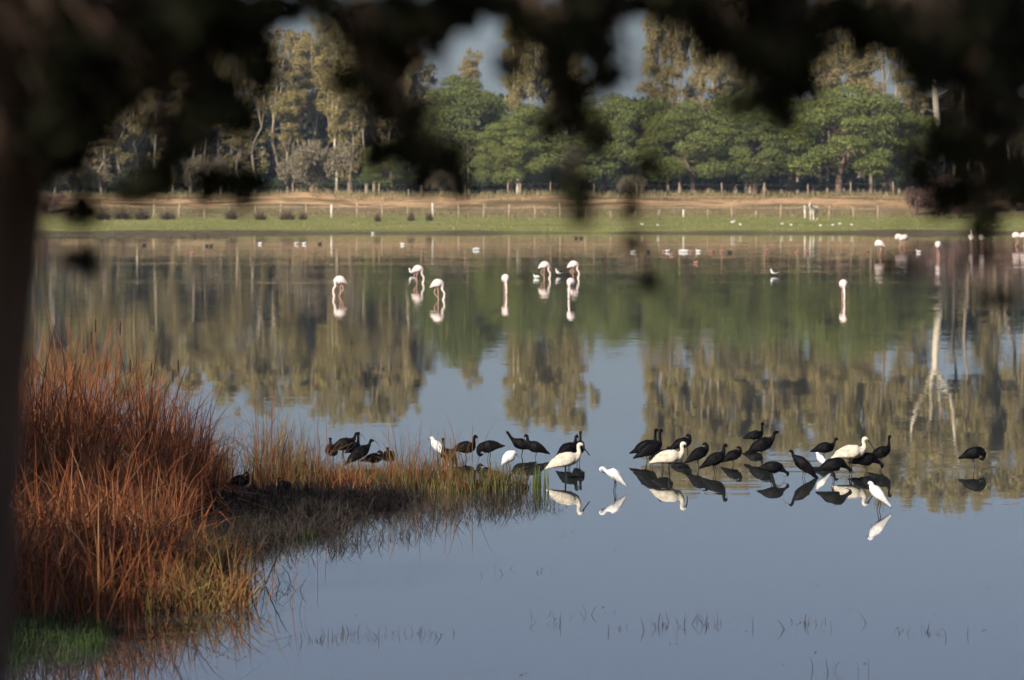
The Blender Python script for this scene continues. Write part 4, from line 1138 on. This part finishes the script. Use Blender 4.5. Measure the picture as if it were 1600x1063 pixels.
def horse(px, D, yaw):
    x = (px - 800) / FPX * D
    o = empty("horse", (x, D, float(ground_z(x, D)) - 0.01), yaw)
    tag(o, "white horse standing on the far grass, turned towards the water", "horse")
    me = bpy.data.meshes.new("body")
    V = [(-0.62, 0, 1.18), (-0.3, 0, 1.14), (0.1, 0, 1.12), (0.45, 0, 1.15), (0.72, 0, 1.4), (0.9, 0, 1.66), (1.02, 0, 1.74), (1.2, 0, 1.55), (1.32, 0, 1.4)]
    E = [(i, i + 1) for i in range(8)]
    Rr = [(0.25, 0.27), (0.28, 0.3), (0.27, 0.28), (0.25, 0.3), (0.14, 0.2), (0.11, 0.14), (0.11, 0.12), (0.08, 0.09), (0.06, 0.065)]
    for s in (-1, 1):
        b = len(V)
        V += [(-0.6, s * 0.17, 0.95), (-0.5, s * 0.17, 0.72), (-0.68, s * 0.16, 0.5), (-0.64, s * 0.16, 0.1)]
        Rr += [(0.14, 0.16), (0.09, 0.1), (0.055, 0.06), (0.04, 0.04)]
        E += [(0, b), (b, b + 1), (b + 1, b + 2), (b + 2, b + 3)]
        b = len(V)
        V += [(0.47, s * 0.15, 0.9), (0.48, s * 0.14, 0.68), (0.49, s * 0.14, 0.45), (0.48, s * 0.14, 0.1)]
        Rr += [(0.11, 0.12), (0.075, 0.075), (0.055, 0.055), (0.04, 0.04)]
        E += [(3, b), (b, b + 1), (b + 1, b + 2), (b + 2, b + 3)]
    me.from_pydata(V, E, [])
    body = bpy.data.objects.new("body", me)
    COL.objects.link(body)
    body.parent = o
    sk = body.modifiers.new("skin", 'SKIN')
    for i, rv in enumerate(Rr):
        me.skin_vertices[0].data[i].radius = rv
    me.skin_vertices[0].data[1].use_root = True
    sk.use_smooth_shade = True
    body.modifiers.new("sub", 'SUBSURF').levels = 1
    body.modifiers["sub"].render_levels = 2
    me.materials.append(M['horse'])
    for (lx, s, z) in ((-0.64, -1, 0), (-0.64, 1, 0), (0.48, -1, 0), (0.48, 1, 0)):
        mesh_obj("hoof", [tube([(lx + 0.02, s * (0.16 if lx < 0 else 0.14), 0.0), (lx + 0.005, s * (0.16 if lx < 0 else 0.14), 0.11)], [0.065, 0.05], 8)], M['hoof'], o)
    for s in (-1, 1):
        mesh_obj("ear", [tube([(0.98, s * 0.06, 1.82), (0.97, s * 0.075, 1.9), (0.98, s * 0.07, 1.98)], [0.035, 0.03, 0.006], 6)], M['horse'], o)
    mesh_obj("mane", [tube([(0.93, 0, 1.84), (0.76, 0, 1.66), (0.58, 0, 1.45), (0.42, 0, 1.38)], [0.03, 0.045, 0.045, 0.02], 8, 10, [0.05, 0.07, 0.07, 0.03])], M['hoof'], o)
    mesh_obj("tail", [tube([(-0.86, 0, 1.25), (-0.98, 0, 1.05), (-0.98, 0, 0.6), (-0.95, 0, 0.4)], [0.04, 0.07, 0.07, 0.02], 8, 10)], M['hoof'], o)
horse(1271, 503, math.radians(248))


# ------------------------------------------------------------------ the tree the camera looks out from under
r4 = np.random.default_rng(42)
tree = tag(empty("oak_tree", (-1.25, 8.6, 4.1)), "dark evergreen oak with trunk at left and leafy branches hanging across the top", "tree")
T0 = np.array([-1.25, 8.6, 4.1])
trunk_pts = [(-1.2, 8.6, 3.9), (-1.188, 8.6, 4.7), (-1.16, 8.6, 5.2), (-1.105, 8.6, 5.7), (-1.05, 8.6, 6.15), (-0.95, 8.55, 6.8), (-0.8, 8.3, 7.8), (-0.7, 8.0, 9.2)]
parts = [tube(np.array(trunk_pts) - T0, [0.42, 0.35, 0.335, 0.33, 0.34, 0.27, 0.2, 0.08], 16, 40)]
mesh_obj("trunk", parts, M['oakbark'], tree)

# leaf sprays: (x, y, radius) measured on the photograph, hung at their own distances
sprays = [(690, 60, 34), (735, 4, 36), (775, 6, 34), (500, 2, 30), (545, 40, 30), (60, 30, 90), (160, 40, 90), (260, 25, 90), (350, 20, 80), (430, 15, 50), (120, 120, 80), (200, 130, 60), (60, 180, 60), (140, 200, 50), (90, 260, 45), (300, 80, 70), (335, 150, 60), (250, 190, 30), (240, 275, 45),
          (290, 235, 35), (385, 275, 42), (370, 190, 40), (410, 120, 30), (210, 300, 25), (330, 290, 30), (120, 320, 28),
          (560, 70, 40), (600, 100, 60), (640, 30, 70), (700, 15, 50), (590, 160, 42), (540, 130, 30), (640, 215, 58), (590, 225, 35), (695, 255, 35), (720, 295, 24), (660, 270, 25), (575, 10, 30),
          (800, 100, 26), (840, 30, 60), (890, 70, 62), (940, 50, 50), (880, 150, 50), (905, 185, 40), (950, 110, 34), (920, 10, 60), (905, 310, 28), (893, 285, 24), (912, 335, 16), (860, 190, 25), (935, 215, 20),
          (1000, 5, 25), (1060, 12, 50), (1130, 30, 60), (1160, 75, 60), (1200, 120, 50), (1235, 140, 40), (1150, 160, 26), (1225, 185, 26), (1110, 80, 28), (1255, 90, 40), (1230, 30, 70), (1310, 20, 55), (1350, 70, 26), (1390, 25, 60),
          (1290, 65, 25), (1450, 40, 70), (1420, 85, 40), (1500, 90, 60), (1540, 40, 80), (1590, 100, 80), (1460, 120, 34), (1580, 180, 50), (1530, 160, 42), (1490, 195, 34), (1510, 240, 42), (1445, 235, 24), (1560, 265, 52), (1440, 280, 26), (1490, 300, 34),
          (1590, 300, 40), (1540, 325, 30), (1020, 265, 13), (985, 330, 15), (988, 375, 14), (986, 300, 8), (1550, 462, 16), (1535, 400, 13), (1530, 360, 14), (128, 402, 24), (1405, 418, 16), (1460, 330, 18), (1012, 440, 8)]
V, cen3 = [], []
def oak_leaves(c, n, spread, size, r):
    p = c + r.normal(size=(n, 3)) * spread
    nrm = unit(r.normal(size=(n, 3)) + np.array([0, -0.5, 0.5]))
    t = unit(np.cross(nrm, r.normal(size=(n, 3)))); t[:, 2] -= 0.3; t = unit(t)
    b = unit(np.cross(nrm, t))
    s = size * (0.7 + 0.6 * r.random(n))[:, None]
    lift = nrm * s * 0.18
    q = np.stack([p - t * s, p - t * s * 0.3 + b * s * 0.42 + lift, p + t * s * 0.45 + b * s * 0.36 + lift, p + t * s, p + t * s * 0.45 - b * s * 0.36 + lift, p - t * s * 0.3 - b * s * 0.42 + lift], axis=1)
    return q.reshape(-1, 3)
sprigs2 = []
for (px, py, rad) in sprays:
    if rad < 34:
        sprigs2.append((px, py, rad, 1.0))
    else:
        for q in range(5 if rad < 60 else 7):
            a = r4.random() * 6.283; d = rad * 0.62 * math.sqrt(r4.random())
            sprigs2.append((px + d * math.cos(a), py + d * math.sin(a), rad * (0.36 + 0.2 * r4.random()), 1.0))
for (px, py, rad, _) in sprigs2:
    D = 8.2 + 1.6 * r4.random()
    c = at(px, py, D)
    cen3.append(c)
    sp = rad / FPX * D
    n = int(7 + (0.030 if px < 460 or py < 40 else (0.014 if 1250 < px < 1440 and py > 60 else 0.023)) * rad * rad)
    V.append(oak_leaves(c, n, np.array([sp * 0.42, 0.14, sp * 0.42]), 0.024, r4))
V = np.concatenate(V) - T0
k = len(V) // 6
base = (np.arange(k) * 6)[:, None]
F = np.concatenate([base + np.array([[0, 1, 2, 3]]), base + np.array([[0, 3, 4, 5]])])
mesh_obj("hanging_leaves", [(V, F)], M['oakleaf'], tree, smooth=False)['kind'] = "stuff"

# limbs and twigs that carry the sprays
limbs = [[(-1.0, 8.5, 6.3), (-0.4, 8.8, 6.42), (0.3, 9.0, 6.36), (1.0, 9.0, 6.3), (2.0, 9.1, 6.4)], [(-0.9, 8.5, 6.9), (-0.2, 9.4, 6.7), (0.6, 9.7, 6.5), (1.4, 9.8, 6.34)], [(-1.0, 8.5, 6.2), (-0.8, 8.9, 6.28), (-0.55, 9.2, 6.2)]]
parts = []
allp = []
for Lm in limbs:
    parts.append(tube(np.array(Lm) - T0, list(np.linspace(0.07, 0.018, len(Lm))), 8, 24))
    allp.append(catmull(Lm, 40))
allp = np.concatenate(allp)
for c in cen3:
    d = np.linalg.norm(allp - c, axis=1)
    a = allp[int(np.argmin(d + 0.3 * np.abs(allp[:, 1] - c[1])))]
    midp = a * 0.5 + c * 0.5 + np.array([0, 0, 0.05 + 0.03 * r4.random()])
    parts.append(tube(np.array([a, midp, c]) - T0, [0.008, 0.005, 0.002], 4, 7))
mesh_obj("branches", parts, M['oakbark'], tree)

# the crown overhead and behind the camera, which keeps the hanging sprays in shade
n = 52000
p = np.column_stack([-5.5 + 9.5 * r4.random(n), -3.5 + 14.5 * r4.random(n), 6.35 + 3.9 * r4.random(n) ** 0.9])
ok = (((p[:, 0] + 0.8) / 5.0) ** 2 + ((p[:, 1] - 4.0) / 7.5) ** 2 + ((p[:, 2] - 6.6) / 3.6) ** 2 < 1) & (p[:, 2] > CAMH + 0.05 * np.maximum(p[:, 1], 3) + 0.25)
p = p[ok]
nrm = unit(r4.normal(size=p.shape) + np.array([0, 0, 0.4])); t = unit(np.cross(nrm, r4.normal(size=p.shape))); b = np.cross(nrm, t)
s = (0.05 + 0.04 * r4.random(len(p)))[:, None]
V = np.stack([p - t * s, p + b * s * 0.6, p + t * s, p - b * s * 0.6], axis=1).reshape(-1, 3) - T0
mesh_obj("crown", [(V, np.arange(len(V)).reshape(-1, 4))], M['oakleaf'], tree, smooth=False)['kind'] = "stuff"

# ------------------------------------------------------------------ air
def haze():
    x0, x1, y0, y1, z0, z1 = -1550, 1550, -250, 2650, -2.5, 41
    V = [(x, y, z) for z in (z0, z1) for y in (y0, y1) for x in (x0, x1)]
    F = [(0, 2, 3, 1), (4, 5, 7, 6), (0, 1, 5, 4), (2, 6, 7, 3), (0, 4, 6, 2), (1, 3, 7, 5)]
    m = bpy.data.materials.new("haze_air")
    m.use_nodes = True
    nt = m.node_tree
    nt.nodes.clear()
    out = nt.nodes.new("ShaderNodeOutputMaterial")
    pv = nt.nodes.new("ShaderNodeVolumePrincipled")
    pv.inputs["Color"].default_value = (0.6, 0.75, 1.0, 1)
    pv.inputs["Density"].default_value = 0.0001
    pv.inputs["Anisotropy"].default_value = 0.0
    nt.links.new(pv.outputs[0], out.inputs["Volume"])
    o = mesh_obj("haze", [(V, F)], m, smooth=False)
    tag(o, "thin pale air haze over the lagoon and wood", "haze", None, "stuff")
haze()
